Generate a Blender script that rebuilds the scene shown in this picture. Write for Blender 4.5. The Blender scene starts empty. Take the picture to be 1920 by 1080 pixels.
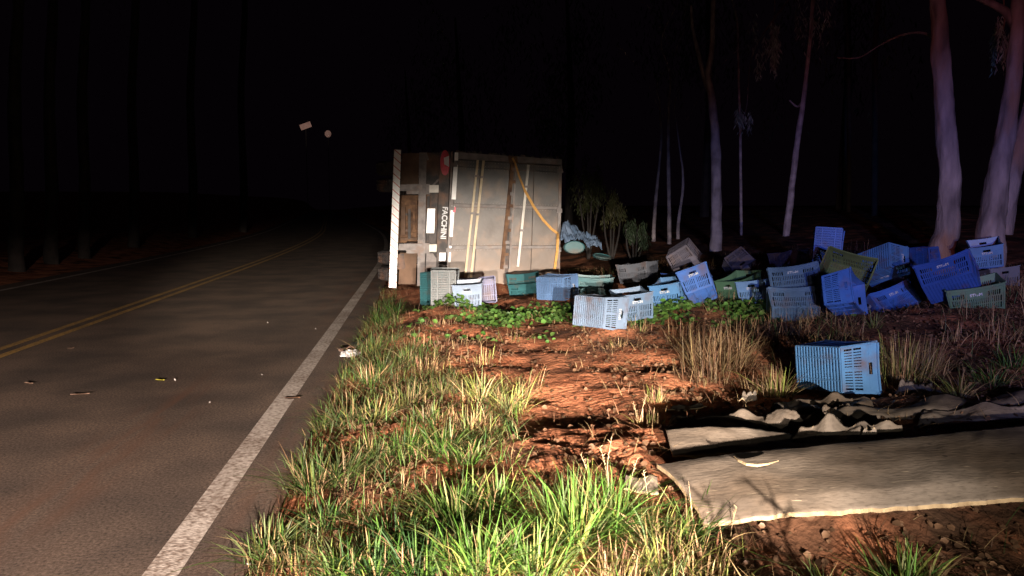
import bpy, bmesh, math, random
import numpy as np
from mathutils import Vector, Matrix, Quaternion, noise as mnoise

# ------------------------------------------------------------------ camera
scene = bpy.context.scene
COL = scene.collection
F_PX, CX, CY, CAM_H = 1450.0, 960.0, 540.0, 1.55
YAW = math.atan(170 / math.hypot(1450, 155))
PITCH = math.atan(155 / 1450)
cam_data = bpy.data.cameras.new('camera')
cam = bpy.data.objects.new('camera', cam_data)
COL.objects.link(cam)
cam.location = (0, 0, CAM_H)
cam.rotation_euler = (math.pi / 2 - PITCH, 0, -YAW)
cam_data.sensor_width = 36.0
cam_data.lens = 36.0 * F_PX / 1920.0
cam_data.clip_end = 1500
scene.camera = cam
scene.view_settings.view_transform = 'Standard'
scene.view_settings.look = 'None'
scene.view_settings.exposure = 0.0
scene.view_settings.gamma = 1.0
scene.view_settings.use_curve_mapping = False

# ------------------------------------------------------------------ night sky
world = bpy.data.worlds.new('World')
scene.world = world
world.use_nodes = True
wn = world.node_tree
bg = wn.nodes['Background']
bg.inputs['Color'].default_value = (0.0030, 0.0015, 0.0030, 1)
bg.inputs['Strength'].default_value = 0.4

# ------------------------------------------------------------------ lamps of the emergency vehicle behind the camera, plus added fill spots
def spot(name, loc, target, watt, color, size_deg, blend, radius=0.07, wide=1.0):
    d = bpy.data.lights.new(name, 'SPOT')
    d.energy = watt; d.color = color
    d.spot_size = math.radians(size_deg); d.spot_blend = blend
    d.shadow_soft_size = radius
    o = bpy.data.objects.new(name, d); COL.objects.link(o)
    o.location = loc
    o.rotation_euler = (Vector(target) - Vector(loc)).to_track_quat('-Z', 'Y').to_euler()
    o.scale = (wide, 1, 1)          # a low beam is broader than it is high
    return o
WARM = (1.0, 0.82, 0.65)
spot('headlamp_left', (-0.7, -5.2, 1.5), (0.8, 9.5, 0.32), 14000, (1.0, .87, .75), 14, 1.0, .05, 2.0)
spot('headlamp_right', (0.7, -5.2, 1.5), (1.5, 9.0, 0.22), 13500, (1.0, .87, .75), 14, 1.0, .05, 2.0)
spot('foreground_beam', (0.7, -5.2, 1.5), (1.1, 4.0, -0.3), 2000, (1.0, 0.86, 0.68), 30, 1.0, .05, 1.3)
spot('work_lamp', (0.25, -2.8, 1.55), (1.25, 3.4, 0.0), 260, (1.0, 0.95, 0.80), 44, 1.0, .05, 1.3)
spot('verge_fill', (0.7, -5.2, 1.5), (1.15, 6.3, 0.0), 17000, WARM, 9.5, 1.0, .05, 1.7)  # added fill that brightens the soil, no separate lamp of the vehicle
spot('road_spill_lamp', (-0.7, -5.2, 1.5), (-2.2, 4.0, -0.7), 26000, (1.0, 0.78, 0.66), 26, 1.0, .06, 2.3)
spot('far_road_fill', (-0.7, -5.2, 1.5), (-4.0, 24, -0.3), 36000, WARM, 6.5, 1.0, .06, 2.2)  # added fill to bring out the distant road lines
spot('sign_fill', (-0.7, -5.2, 1.5), (-14.4, 110, 12.0), 120000, WARM, 3.2, .8, .06)  # added narrow spot standing in for the signs' retroreflection
spot('beacon_blue', (0.5, -4.6, 2.0), (7.2, 9.5, 1.2), 4800, (0.24, 0.34, 1.0), 21, 1.0, .07, 1.6)
spot('beacon_red', (-0.3, -4.6, 2.0), (8.5, 10.5, 2.4), 1300, (1.0, 0.30, 0.42), 30, 1.0)
spot('side_lamp', (0.7, -5.2, 1.5), (6.0, 9.0, 0.6), 2300, (1.0, 0.80, 0.66), 16, 1.0, .05, 1.8)

# ------------------------------------------------------------------ helpers
RNG = np.random.default_rng(7)
random.seed(7)
FW = Vector((math.sin(YAW) * math.cos(PITCH), math.cos(YAW) * math.cos(PITCH), -math.sin(PITCH)))
RT = Vector((math.cos(YAW), -math.sin(YAW), 0))
UP = RT.cross(FW)
CAM = Vector((0, 0, CAM_H))

def ray(px, py):
    return FW + RT * ((px - CX) / F_PX) - UP * ((py - CY) / F_PX)
def atv(px, py, v):           # point of the place that lies at distance v along the road
    r = ray(px, py); return CAM + r * (v / r.y)
def atz(px, py, z):
    r = ray(px, py); return CAM + r * ((z - CAM_H) / r.z)

_tabs = {}
def vnoise(x, y, seed=0):
    if seed not in _tabs:
        _tabs[seed] = np.random.default_rng(1000 + seed).random((256, 256))
    T = _tabs[seed]
    x = np.asarray(x, float); y = np.asarray(y, float)
    xi = np.floor(x).astype(int); yi = np.floor(y).astype(int)
    fx = x - xi; fy = y - yi
    fx = fx * fx * (3 - 2 * fx); fy = fy * fy * (3 - 2 * fy)
    a = T[xi % 256, yi % 256]; b = T[(xi + 1) % 256, yi % 256]
    c = T[xi % 256, (yi + 1) % 256]; d = T[(xi + 1) % 256, (yi + 1) % 256]
    return (a * (1 - fx) + b * fx) * (1 - fy) + (c * (1 - fx) + d * fx) * fy - 0.5
def fbm(x, y, seed=0, oct=4):
    r = 0; a = 1.0
    for k in range(oct):
        r = r + a * vnoise(np.asarray(x) * 2 ** k, np.asarray(y) * 2 ** k, seed + k); a *= 0.55
    return r
def sstep(a, b, x):
    t = np.clip((np.asarray(x, float) - a) / (b - a), 0, 1); return t * t * (3 - 2 * t)

def bend(v):                  # how far the road has swung to the left at distance v
    v = np.asarray(v, float)
    q = 0.0017 * np.clip(v - 18, 0, 34) ** 2
    return -(q + np.clip(v - 52, 0, None) * 0.1156)

# crates: base centre, orientation, lowest corner
POSES = {
'c01':((0.279,10.324,0.429),(0.5021,-0.4916,0.5477,0.4542),(0.49,10.59,0.12)),
'c02':((0.614,10.231,0.233),(0.7398,-0.0134,-0.0294,0.6721),(0.43,10.00,0.22)),
'c03':((0.848,11.535,0.278),(0.7433,0.6598,-0.0996,-0.0479),(0.61,11.57,0.10)),
'c04':((1.807,13.654,-0.012),(0.9768,0.2075,-0.0482,-0.0229),(1.55,13.52,-0.10)),
'c05':((1.849,11.095,0.338),(0.6427,-0.6427,0.2748,-0.3135),(1.91,11.50,0.15)),
'c06':((2.633,11.715,0.158),(0.9984,0.0163,0.0116,-0.0530),(2.86,11.53,0.15)),
'c07':((1.821,8.303,0.385),(0.5603,-0.6567,0.3683,-0.3452),(1.93,8.68,0.15)),
'c08':((2.469,8.809,0.248),(0.7139,-0.0416,-0.0434,0.6977),(2.31,8.56,0.23)),
'c09':((3.157,9.437,0.310),(0.8717,-0.0527,-0.0858,0.4795),(2.89,9.31,0.26)),
'c10':((3.473,9.259,0.419),(0.5167,-0.0695,-0.2758,-0.8076),(3.45,9.51,0.26)),
'c11':((3.448,12.025,0.334),(0.9137,-0.0253,-0.0636,-0.4006),(3.16,12.10,0.30)),
'c12':((3.630,10.708,0.954),(0.1957,0.8090,0.5082,0.2212),(3.56,10.50,0.55)),
'c13':((4.992,12.054,0.724),(0.0661,-0.5933,0.7229,-0.3480),(5.08,12.19,0.30)),
'c14':((4.281,9.964,0.310),(0.9446,-0.0074,-0.1058,0.3106),(3.99,9.95,0.25)),
'c15':((4.394,9.746,0.256),(0.8641,-0.0831,-0.0047,0.4965),(4.38,10.04,0.21)),
'c16':((4.386,8.633,0.499),(0.8771,-0.4021,0.0224,-0.2616),(4.24,8.84,0.34)),
'c17':((4.204,8.264,0.283),(0.8871,-0.4230,0.0490,-0.1781),(4.02,8.45,0.14)),
'c18':((5.332,9.682,1.011),(0.5232,-0.3848,0.6865,0.3270),(5.59,9.80,0.66)),
'c19':((5.185,8.921,0.657),(0.8156,0.4535,-0.0498,-0.3559),(5.29,8.71,0.47)),
'c20':((4.395,7.885,0.556),(0.7653,0.5008,0.3629,0.1786),(4.55,7.98,0.32)),
'c21':((5.733,8.696,0.237),(0.9351,-0.3102,-0.1711,-0.0046),(5.52,8.80,0.06)),
'c22':((6.517,10.053,0.309),(0.9471,-0.2208,0.1186,0.2003),(6.67,10.27,0.17)),
'c23':((5.775,9.352,0.847),(0.3833,-0.7272,0.3602,-0.4411),(5.93,9.59,0.48)),
'c24':((7.600,10.931,0.919),(0.0000,-0.7363,0.6744,-0.0557),(7.43,11.18,0.58)),
'c25':((5.790,7.851,0.638),(0.8337,-0.3986,-0.0433,-0.3797),(5.72,8.06,0.44)),
'c26':((7.623,9.660,0.755),(0.8749,-0.0463,-0.1036,0.4708),(7.36,9.54,0.69)),
'c27':((6.087,7.863,0.417),(0.9671,0.0643,-0.1211,-0.2144),(5.80,7.83,0.34)),
'c28':((7.478,9.303,0.426),(0.6543,-0.0074,-0.0881,-0.7510),(7.36,9.57,0.37)),
'c30':((2.965,5.446,0.324),(0.5078,-0.5773,0.4102,-0.4905),(3.22,5.75,0.10)),
'c32':((0.049,11.500,0.304),(0.6709,-0.2183,0.6930,0.1484),(0.22,11.79,-0.01)),
'c33':((5.881,11.795,0.519),(0.7815,-0.0145,-0.0804,-0.6185),(5.67,12.00,0.47)),
}
STACKED = ('c16', 'c18', 'c19', 'c12')

def ground_base(u, v):
    u = np.asarray(u, float); v = np.asarray(v, float)
    s = u - bend(v)
    z = 0.015 + 0.10 * sstep(-0.75, 0.5, s) + 0.05 * sstep(0.8, 4, s)
    z = z + 0.075 * np.clip(s - 3.6, 0, 14) + 0.018 * np.clip(v - 9, 0, 12) * sstep(2.5, 5, s)
    z = z - 0.10 * sstep(10.5, 14, v) * sstep(4.0, 1.5, s)
    z = z - 0.15 * sstep(1.25, 1.7, u) * sstep(3.45, 3.05, v) 
    # left side and far hillside
    zl = -0.02 + 0.35 * sstep(-8.2, -12, s) + 0.05 * np.clip(-12 - s, 0, 30)
    hill = 0.022 * np.clip(v - 60, 0, 130) * sstep(-8.5, -14, s)
    z = np.where(s < -5, zl + hill, z)
    return z
_cp = [(p[2][0], p[2][1], p[2][2]) for k, p in POSES.items() if k not in STACKED]
_cp = np.array(_cp)
_cd = _cp[:, 2] - ground_base(_cp[:, 0], _cp[:, 1])
def ground(u, v, detail=True):
    u = np.asarray(u, float); v = np.asarray(v, float)
    z = ground_base(u, v)
    num = 0; den = 0
    for (a, b, c), d in zip(_cp, _cd):
        w = np.exp(-((u - a) ** 2 + (v - b) ** 2) / (2 * 0.42 ** 2)); num = num + w * d; den = den + w
    z = z + num / np.maximum(1.0, den)
    if detail:
        s = u - bend(v)
        k = sstep(-0.85, -0.3, s) + sstep(-8.1, -9.5, s)
        near = sstep(24, 14, v)
        z = z + k * (0.10 * fbm(u * 0.9, v * 0.9, 3, 3) + 0.045 * near * fbm(u * 4.2, v * 4.2, 11, 4) * (1 - .7 * np.exp(-((u - (1.0 + .12 * (v - 4.5))) / .65) ** 2) * sstep(4.6, 5.4, v)))
        z = z + k * near * 0.028 * np.abs(vnoise(u * 11, v * 9, 31))
        # wheel rut and scraped track through the dirt
        path = np.exp(-((u - (0.75 + 0.10 * (v - 4.5))) / 0.40) ** 2) * sstep(3.9, 4.8, v) * sstep(10.2, 8.5, v)
        z = z - 0.05 * path
    road = (u - bend(v) < -0.62) & (u - bend(v) > -8.15)
    s = u - bend(v)
    z = np.where(road, np.minimum(z, -0.05 + 0.12 * sstep(-0.80, -0.62, s) * (s > -1)), z)
    return z
def gz(u, v): return float(ground(np.array([u]), np.array([v]))[0])
def gpt(px, py, lift=0.0):
    r = ray(px, py); lo, hi = 1.0, 60.0
    ts = np.linspace(1.5, 40, 400)
    P = np.array(CAM)[None] + ts[:, None] * np.array(r)[None]
    d = P[:, 2] - np.maximum(ground(P[:, 0], P[:, 1]), np.where((P[:, 0] - bend(P[:, 1]) < -0.75), 0, -9))
    i = np.argmax(d < 0) if (d < 0).any() else len(ts) - 1
    t0, t1 = ts[max(i - 1, 0)], ts[i]; d0, d1 = d[max(i - 1, 0)], d[i]
    t = t0 + (t1 - t0) * (d0 / (d0 - d1 + 1e-9)) if i > 0 else t0
    q = CAM + r * t
    return Vector((q.x, q.y, q.z + lift))

# ---- object bookkeeping
def tag(o, label=None, cat=None, group=None, kind=None):
    if label: o['label'] = label
    if cat: o['category'] = cat
    if group: o['group'] = group
    if kind: o['kind'] = kind
    return o
def empty(name, loc=(0, 0, 0), q=None):
    o = bpy.data.objects.new(name, None); COL.objects.link(o); o.location = loc
    o.empty_display_size = 0.2
    if q is not None:
        o.rotation_mode = 'QUATERNION'; o.rotation_quaternion = q
    return o
def mesh_obj(name, verts, faces, mats, parent=None, smooth=False):
    me = bpy.data.meshes.new(name)
    me.from_pydata([tuple(v) for v in verts], [], [tuple(f) for f in faces])
    for m in (mats if isinstance(mats, (list, tuple)) else [mats]):
        me.materials.append(m)
    if smooth: me.polygons.foreach_set('use_smooth', [True] * len(me.polygons))
    me.update()
    o = bpy.data.objects.new(name, me); COL.objects.link(o)
    if parent:
        o.parent = parent
        if parent.rotation_mode != 'QUATERNION':
            o.location = -Vector(parent.location)     # vertices are given in place coordinates
    return o
def np_mesh(name, V, Fq, mat, smooth=False, colors=None):
    me = bpy.data.meshes.new(name)
    V = np.asarray(V, np.float32); Fq = np.asarray(Fq, np.int32)
    n, k = Fq.shape
    me.vertices.add(len(V)); me.vertices.foreach_set('co', V.ravel())
    me.loops.add(n * k); me.loops.foreach_set('vertex_index', Fq.ravel())
    me.polygons.add(n); me.polygons.foreach_set('loop_start', np.arange(n, dtype=np.int32) * k)
    try: me.polygons.foreach_set('loop_total', np.full(n, k, np.int32))
    except Exception: pass
    if smooth: me.polygons.foreach_set('use_smooth', np.ones(n, bool))
    if colors is not None:
        a = me.color_attributes.new('tone', 'FLOAT_COLOR', 'POINT')
        a.data.foreach_set('color', np.concatenate([colors, np.ones((len(colors), 1))], 1).astype(np.float32).ravel())
    me.materials.append(mat); me.update(calc_edges=True); me.validate()
    o = bpy.data.objects.new(name, me); COL.objects.link(o)
    return o
class MB:
    def __init__(s): s.v = []; s.f = []
    def prism(s, front, back):
        n = len(front); b = len(s.v); s.v += [Vector(p) for p in front] + [Vector(p) for p in back]
        s.f.append(tuple(b + i for i in range(n))); s.f.append(tuple(b + n + i for i in reversed(range(n))))
        for i in range(n):
            j = (i + 1) % n; s.f.append((b + i, b + n + i, b + n + j, b + j))
    def box(s, c, size, R=None):
        c = Vector(c); hx, hy, hz = size[0] / 2, size[1] / 2, size[2] / 2
        P = [Vector((x, y, z)) for y in (-hy, hy) for x, z in ((-hx, -hz), (hx, -hz), (hx, hz), (-hx, hz))]
        if R is not None: P = [R @ p for p in P]
        s.prism([c + p for p in P[:4]], [c + p for p in P[4:]])
    def tube(s, pts, radii, n=10, cap=True, wob=0.0):
        pts = [Vector(p) for p in pts]; b0 = len(s.v)
        for i, p in enumerate(pts):
            t = (pts[min(i + 1, len(pts) - 1)] - pts[max(i - 1, 0)]).normalized()
            a = t.cross(Vector((0.02, 1, 0.01)) if abs(t.y) < 0.9 else Vector((1, 0, 0))).normalized(); c = t.cross(a)
            r = radii[i] if hasattr(radii, '__len__') else radii
            for k in range(n):
                an = 2 * math.pi * k / n
                d = a * math.cos(an) + c * math.sin(an)
                rr = r * (1 + wob * mnoise.noise(p * 2.2 + d * 1.3) + wob * .4 * mnoise.noise(p * 7 + d * 3)) if wob else r
                s.v.append(p + d * rr)
        for i in range(len(pts) - 1):
            for k in range(n):
                q = (k + 1) % n
                s.f.append((b0 + i * n + k, b0 + i * n + q, b0 + (i + 1) * n + q, b0 + (i + 1) * n + k))
        if cap:
            s.f.append(tuple(b0 + k for k in reversed(range(n))))
            s.f.append(tuple(b0 + (len(pts) - 1) * n + k for k in range(n)))
    def build(s, name, mat, parent=None, smooth=False):
        return mesh_obj(name, s.v, s.f, mat, parent, smooth)

# ------------------------------------------------------------------ materials
def new_mat(name):
    m = bpy.data.materials.new(name); m.use_nodes = True
    return m, m.node_tree, m.node_tree.nodes['Principled BSDF']
def noise_mat(name, c1, c2, scale=5, rough=0.8, bump=0.2, bscale=None, c3=None, c3_scale=2.0, c3_lo=.55, c3_hi=.7,
              metallic=0.0, detail=6, stretch=None, coords='Object', spec=0.5, bdist=0.02, mud=False):
    m, nt, b = new_mat(name); L = nt.links
    tc = nt.nodes.new('ShaderNodeTexCoord'); src = tc.outputs[coords]
    if stretch:
        mp = nt.nodes.new('ShaderNodeMapping'); mp.inputs['Scale'].default_value = stretch
        L.new(src, mp.inputs['Vector']); src = mp.outputs['Vector']
    n = nt.nodes.new('ShaderNodeTexNoise'); n.inputs['Scale'].default_value = scale; n.inputs['Detail'].default_value = detail
    L.new(src, n.inputs['Vector'])
    r = nt.nodes.new('ShaderNodeValToRGB'); r.color_ramp.elements[0].position = .32; r.color_ramp.elements[1].position = .68
    r.color_ramp.elements[0].color = (*c1, 1); r.color_ramp.elements[1].color = (*c2, 1)
    L.new(n.outputs['Fac'], r.inputs['Fac']); out = r.outputs['Color']
    if c3:
        n3 = nt.nodes.new('ShaderNodeTexNoise'); n3.inputs['Scale'].default_value = c3_scale; n3.inputs['Detail'].default_value = 5
        L.new(src, n3.inputs['Vector'])
        mr = nt.nodes.new('ShaderNodeMapRange'); mr.inputs[1].default_value = c3_lo; mr.inputs[2].default_value = c3_hi
        L.new(n3.outputs['Fac'], mr.inputs[0])
        mx = nt.nodes.new('ShaderNodeMix'); mx.data_type = 'RGBA'
        if mud:  # lighter brown towards the bottom: mud plus the low beam's brightness painted in
            sz = nt.nodes.new('ShaderNodeSeparateXYZ'); L.new(tc.outputs[coords], sz.inputs[0])
            mz = nt.nodes.new('ShaderNodeMapRange'); mz.inputs[1].default_value = 1.7; mz.inputs[2].default_value = .1; mz.inputs[4].default_value = .85; L.new(sz.outputs['Z'], mz.inputs[0])
            ma = nt.nodes.new('ShaderNodeMath'); ma.operation = 'ADD'; ma.use_clamp = True; L.new(mr.outputs[0], ma.inputs[0]); L.new(mz.outputs[0], ma.inputs[1]); mr = ma
        L.new(mr.outputs[0], mx.inputs[0]); L.new(out, mx.inputs[6]); mx.inputs[7].default_value = (*c3, 1); out = mx.outputs[2]
    L.new(out, b.inputs['Base Color'])
    b.inputs['Roughness'].default_value = rough; b.inputs['Metallic'].default_value = metallic
    b.inputs['Specular IOR Level'].default_value = spec
    if bump:
        n2 = nt.nodes.new('ShaderNodeTexNoise'); n2.inputs['Scale'].default_value = bscale or scale * 4; n2.inputs['Detail'].default_value = 5
        L.new(src, n2.inputs['Vector'])
        bp = nt.nodes.new('ShaderNodeBump'); bp.inputs['Strength'].default_value = bump; bp.inputs['Distance'].default_value = bdist
        L.new(n2.outputs['Fac'], bp.inputs['Height']); L.new(bp.outputs['Normal'], b.inputs['Normal'])
    return m
def tone_mat(name, rough=0.6, trans=0.35, mult=1.0):
    m, nt, b = new_mat(name); L = nt.links
    a = nt.nodes.new('ShaderNodeAttribute'); a.attribute_name = 'tone'
    L.new(a.outputs['Color'], b.inputs['Base Color']); b.inputs['Roughness'].default_value = rough
    b.inputs['Specular IOR Level'].default_value = 0.35
    t = nt.nodes.new('ShaderNodeBsdfTranslucent'); L.new(a.outputs['Color'], t.inputs['Color'])
    mx = nt.nodes.new('ShaderNodeMixShader'); mx.inputs[0].default_value = trans
    L.new(b.outputs[0], mx.inputs[1]); L.new(t.outputs[0], mx.inputs[2])
    L.new(mx.outputs[0], nt.nodes['Material Output'].inputs['Surface'])
    return m

M = {}
# asphalt: dark aggregate, dusty wheel tracks and red dirt dragged along the edge
def asphalt():
    m, nt, b = new_mat('asphalt'); L = nt.links; N = nt.nodes.new
    tc = N('ShaderNodeTexCoord'); P = tc.outputs['Object']
    fine = N('ShaderNodeTexNoise'); fine.inputs['Scale'].default_value = 60; fine.inputs['Detail'].default_value = 10; fine.inputs['Roughness'].default_value = .7; L.new(P, fine.inputs['Vector'])
    big = N('ShaderNodeTexNoise'); big.inputs['Scale'].default_value = 1.3; big.inputs['Detail'].default_value = 7; L.new(P, big.inputs['Vector'])
    r = N('ShaderNodeValToRGB'); e = r.color_ramp.elements
    e[0].position = .3; e[0].color = (.016, .013, .011, 1); e[1].position = .72; e[1].color = (.23, .18, .15, 1)
    L.new(fine.outputs['Fac'], r.inputs['Fac'])
    r2 = N('ShaderNodeValToRGB'); r2.color_ramp.elements[0].color = (.7, .7, .7, 1); r2.color_ramp.elements[1].color = (1.35, 1.25, 1.15, 1)
    r2.color_ramp.elements[0].position = .35; r2.color_ramp.elements[1].position = .65
    L.new(big.outputs['Fac'], r2.inputs['Fac'])
    mul = N('ShaderNodeMix'); mul.data_type = 'RGBA'; mul.blend_type = 'MULTIPLY'; mul.inputs[0].default_value = 1
    L.new(r.outputs['Color'], mul.inputs[6]); L.new(r2.outputs['Color'], mul.inputs[7])
    sep = N('ShaderNodeSeparateXYZ'); L.new(P, sep.inputs[0])
    mp = N('ShaderNodeMapping'); mp.inputs['Scale'].default_value = (5.5, 0.7, 1); L.new(P, mp.inputs['Vector'])
    st = N('ShaderNodeTexNoise'); st.inputs['Scale'].default_value = 1.6; st.inputs['Detail'].default_value = 8; L.new(mp.outputs[0], st.inputs['Vector'])
    def band(c, w, yc=None, yw=None):
        a = N('ShaderNodeMath'); a.operation = 'SUBTRACT'; a.inputs[1].default_value = c; L.new(sep.outputs['X'], a.inputs[0])
        ab = N('ShaderNodeMath'); ab.operation = 'ABSOLUTE'; L.new(a.outputs[0], ab.inputs[0])
        mr = N('ShaderNodeMapRange'); mr.inputs[1].default_value = w; mr.inputs[2].default_value = 0; L.new(ab.outputs[0], mr.inputs[0])
        o = mr.outputs[0]
        if yc is not None:
            a2 = N('ShaderNodeMath'); a2.operation = 'SUBTRACT'; a2.inputs[1].default_value = yc; L.new(sep.outputs['Y'], a2.inputs[0])
            ab2 = N('ShaderNodeMath'); ab2.operation = 'ABSOLUTE'; L.new(a2.outputs[0], ab2.inputs[0])
            m2 = N('ShaderNodeMapRange'); m2.inputs[1].default_value = yw; m2.inputs[2].default_value = yw * .3; L.new(ab2.outputs[0], m2.inputs[0])
            mm = N('ShaderNodeMath'); mm.operation = 'MULTIPLY'; L.new(o, mm.inputs[0]); L.new(m2.outputs[0], mm.inputs[1]); o = mm.outputs[0]
        return o
    def add(a, c):
        q = N('ShaderNodeMath'); q.operation = 'MAXIMUM'; L.new(a, q.inputs[0]); L.new(c, q.inputs[1]); return q.outputs[0]
    dirt = add(add(band(-1.95, .33, 5.2, 2.6), band(-0.75, .28)), band(-1.0, .9, 15, 6))
    sm = N('ShaderNodeMapRange'); sm.inputs[1].default_value = .42; sm.inputs[2].default_value = .68; L.new(st.outputs['Fac'], sm.inputs[0])
    dm = N('ShaderNodeMath'); dm.operation = 'MULTIPLY'; L.new(dirt, dm.inputs[0]); L.new(sm.outputs[0], dm.inputs[1])
    mx = N('ShaderNodeMix'); mx.data_type = 'RGBA'; L.new(dm.outputs[0], mx.inputs[0]); L.new(mul.outputs[2], mx.inputs[6])
    mx.inputs[7].default_value = (.15, .080, .052, 1)
    L.new(mx.outputs[2], b.inputs['Base Color']); b.inputs['Roughness'].default_value = .85; b.inputs['Specular IOR Level'].default_value = .25
    gr = N('ShaderNodeTexNoise'); gr.inputs['Scale'].default_value = 120; gr.inputs['Detail'].default_value = 6; gr.inputs['Roughness'].default_value = .75; L.new(P, gr.inputs['Vector'])
    bp = N('ShaderNodeBump'); bp.inputs['Strength'].default_value = .55; bp.inputs['Distance'].default_value = .006
    L.new(gr.outputs['Fac'], bp.inputs['Height']); L.new(bp.outputs['Normal'], b.inputs['Normal'])
    return m
M['asphalt'] = asphalt()
def paint(name, col, worn):
    m, nt, b = new_mat(name); L = nt.links; N = nt.nodes.new
    tc = N('ShaderNodeTexCoord'); n = N('ShaderNodeTexNoise'); n.inputs['Scale'].default_value = 34; n.inputs['Detail'].default_value = 6
    n2 = N('ShaderNodeTexNoise'); n2.inputs['Scale'].default_value = 2.2; n2.inputs['Detail'].default_value = 5
    L.new(tc.outputs['Object'], n.inputs['Vector']); L.new(tc.outputs['Object'], n2.inputs['Vector'])
    a = N('ShaderNodeMath'); a.operation = 'MULTIPLY_ADD'; a.inputs[1].default_value = .55; L.new(n2.outputs['Fac'], a.inputs[0]); L.new(n.outputs['Fac'], a.inputs[2])
    r = N('ShaderNodeValToRGB'); e = r.color_ramp.elements; e[0].position = .60; e[0].color = (*col, 1); e[1].position = .98; e[1].color = (*worn, 1)
    L.new(a.outputs[0], r.inputs['Fac']); L.new(r.outputs['Color'], b.inputs['Base Color']); b.inputs['Roughness'].default_value = .7
    vo = N('ShaderNodeTexVoronoi'); vo.inputs['Scale'].default_value = 70; L.new(tc.outputs['Object'], vo.inputs['Vector'])
    bp = N('ShaderNodeBump'); bp.inputs['Strength'].default_value = .25; bp.inputs['Distance'].default_value = .006
    L.new(vo.outputs['Distance'], bp.inputs['Height']); L.new(bp.outputs['Normal'], b.inputs['Normal'])
    return m
M['white_paint'] = paint('white_road_paint', (.62, .56, .50), (.16, .11, .08))
M['yellow_paint'] = paint('yellow_road_paint', (.55, .33, .08), (.12, .08, .04))
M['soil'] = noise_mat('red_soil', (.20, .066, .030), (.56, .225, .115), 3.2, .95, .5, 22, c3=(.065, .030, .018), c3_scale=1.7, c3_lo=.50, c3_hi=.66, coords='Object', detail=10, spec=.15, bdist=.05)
def soil_shade(m):  # shade painted into the soil colour, near foreground and right bank
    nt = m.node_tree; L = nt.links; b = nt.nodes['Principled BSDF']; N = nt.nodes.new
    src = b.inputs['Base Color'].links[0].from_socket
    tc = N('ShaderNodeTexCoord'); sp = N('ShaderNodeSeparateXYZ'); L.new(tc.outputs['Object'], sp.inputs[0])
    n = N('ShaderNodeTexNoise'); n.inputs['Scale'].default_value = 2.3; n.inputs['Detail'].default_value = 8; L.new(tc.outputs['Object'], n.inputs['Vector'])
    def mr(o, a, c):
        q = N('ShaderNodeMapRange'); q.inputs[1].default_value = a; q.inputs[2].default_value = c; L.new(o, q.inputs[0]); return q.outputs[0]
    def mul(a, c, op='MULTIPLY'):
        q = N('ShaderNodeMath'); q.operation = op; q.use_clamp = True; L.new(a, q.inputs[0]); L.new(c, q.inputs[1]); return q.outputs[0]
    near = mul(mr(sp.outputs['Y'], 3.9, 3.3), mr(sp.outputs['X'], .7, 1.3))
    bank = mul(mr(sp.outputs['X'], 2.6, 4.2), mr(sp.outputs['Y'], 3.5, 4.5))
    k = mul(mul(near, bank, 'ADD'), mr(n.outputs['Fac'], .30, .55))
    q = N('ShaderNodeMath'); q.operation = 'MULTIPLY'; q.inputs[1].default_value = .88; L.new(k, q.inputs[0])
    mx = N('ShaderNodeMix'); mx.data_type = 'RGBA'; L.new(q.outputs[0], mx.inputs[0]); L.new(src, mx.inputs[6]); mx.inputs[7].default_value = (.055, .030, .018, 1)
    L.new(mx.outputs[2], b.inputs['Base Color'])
soil_shade(M['soil'])
M['crate_colors'] = {}
def plastic(name, c):
    m, nt, b = new_mat('plastic_' + name); L = nt.links; N = nt.nodes.new
    tc = N('ShaderNodeTexCoord'); oi = N('ShaderNodeObjectInfo')
    sc_ = N('ShaderNodeVectorMath'); sc_.operation = 'SCALE'; sc_.inputs['Scale'].default_value = 37
    cb = N('ShaderNodeCombineXYZ'); L.new(oi.outputs['Random'], cb.inputs[0]); L.new(oi.outputs['Random'], cb.inputs[1]); L.new(cb.outputs[0], sc_.inputs[0])
    ad = N('ShaderNodeVectorMath'); ad.operation = 'ADD'; L.new(tc.outputs['Object'], ad.inputs[0]); L.new(sc_.outputs[0], ad.inputs[1])
    def noi(s, d=6):
        n = N('ShaderNodeTexNoise'); n.inputs['Scale'].default_value = s; n.inputs['Detail'].default_value = d; L.new(ad.outputs[0], n.inputs['Vector']); return n.outputs['Fac']
    def mr(f, a, b2, lo=0., hi=1.):
        q = N('ShaderNodeMapRange'); q.inputs[1].default_value = a; q.inputs[2].default_value = b2; q.inputs[3].default_value = lo; q.inputs[4].default_value = hi; L.new(f, q.inputs[0]); return q.outputs[0]
    def mix(f, a, col2):
        q = N('ShaderNodeMix'); q.data_type = 'RGBA'; L.new(f, q.inputs[0])
        if isinstance(a, tuple): q.inputs[6].default_value = (*a, 1)
        else: L.new(a, q.inputs[6])
        q.inputs[7].default_value = (*col2, 1); return q.outputs[2]
    base = mix(mr(noi(3.2), .3, .7), tuple(x * .62 for x in c), c)
    faded = mix(mr(noi(2.1), .5, .75, 0, .4), base, tuple(.85 * x + .012 for x in c))
    # mud: more on some crates than on others
    th = N('ShaderNodeMath'); th.operation = 'MULTIPLY_ADD'; th.inputs[1].default_value = 0.15; L.new(oi.outputs['Random'], th.inputs[0]); L.new(noi(5.5, 9), th.inputs[2])
    mud = mix(mr(th.outputs[0], .62, .84, 0, .7), faded, (.10, .052, .032))
    L.new(mud, b.inputs['Base Color']); b.inputs['Roughness'].default_value = .45
    bp = N('ShaderNodeBump'); bp.inputs['Strength'].default_value = .25; bp.inputs['Distance'].default_value = .004; L.new(noi(28), bp.inputs['Height']); L.new(bp.outputs['Normal'], b.inputs['Normal'])
    M['crate_colors'][name] = m
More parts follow.
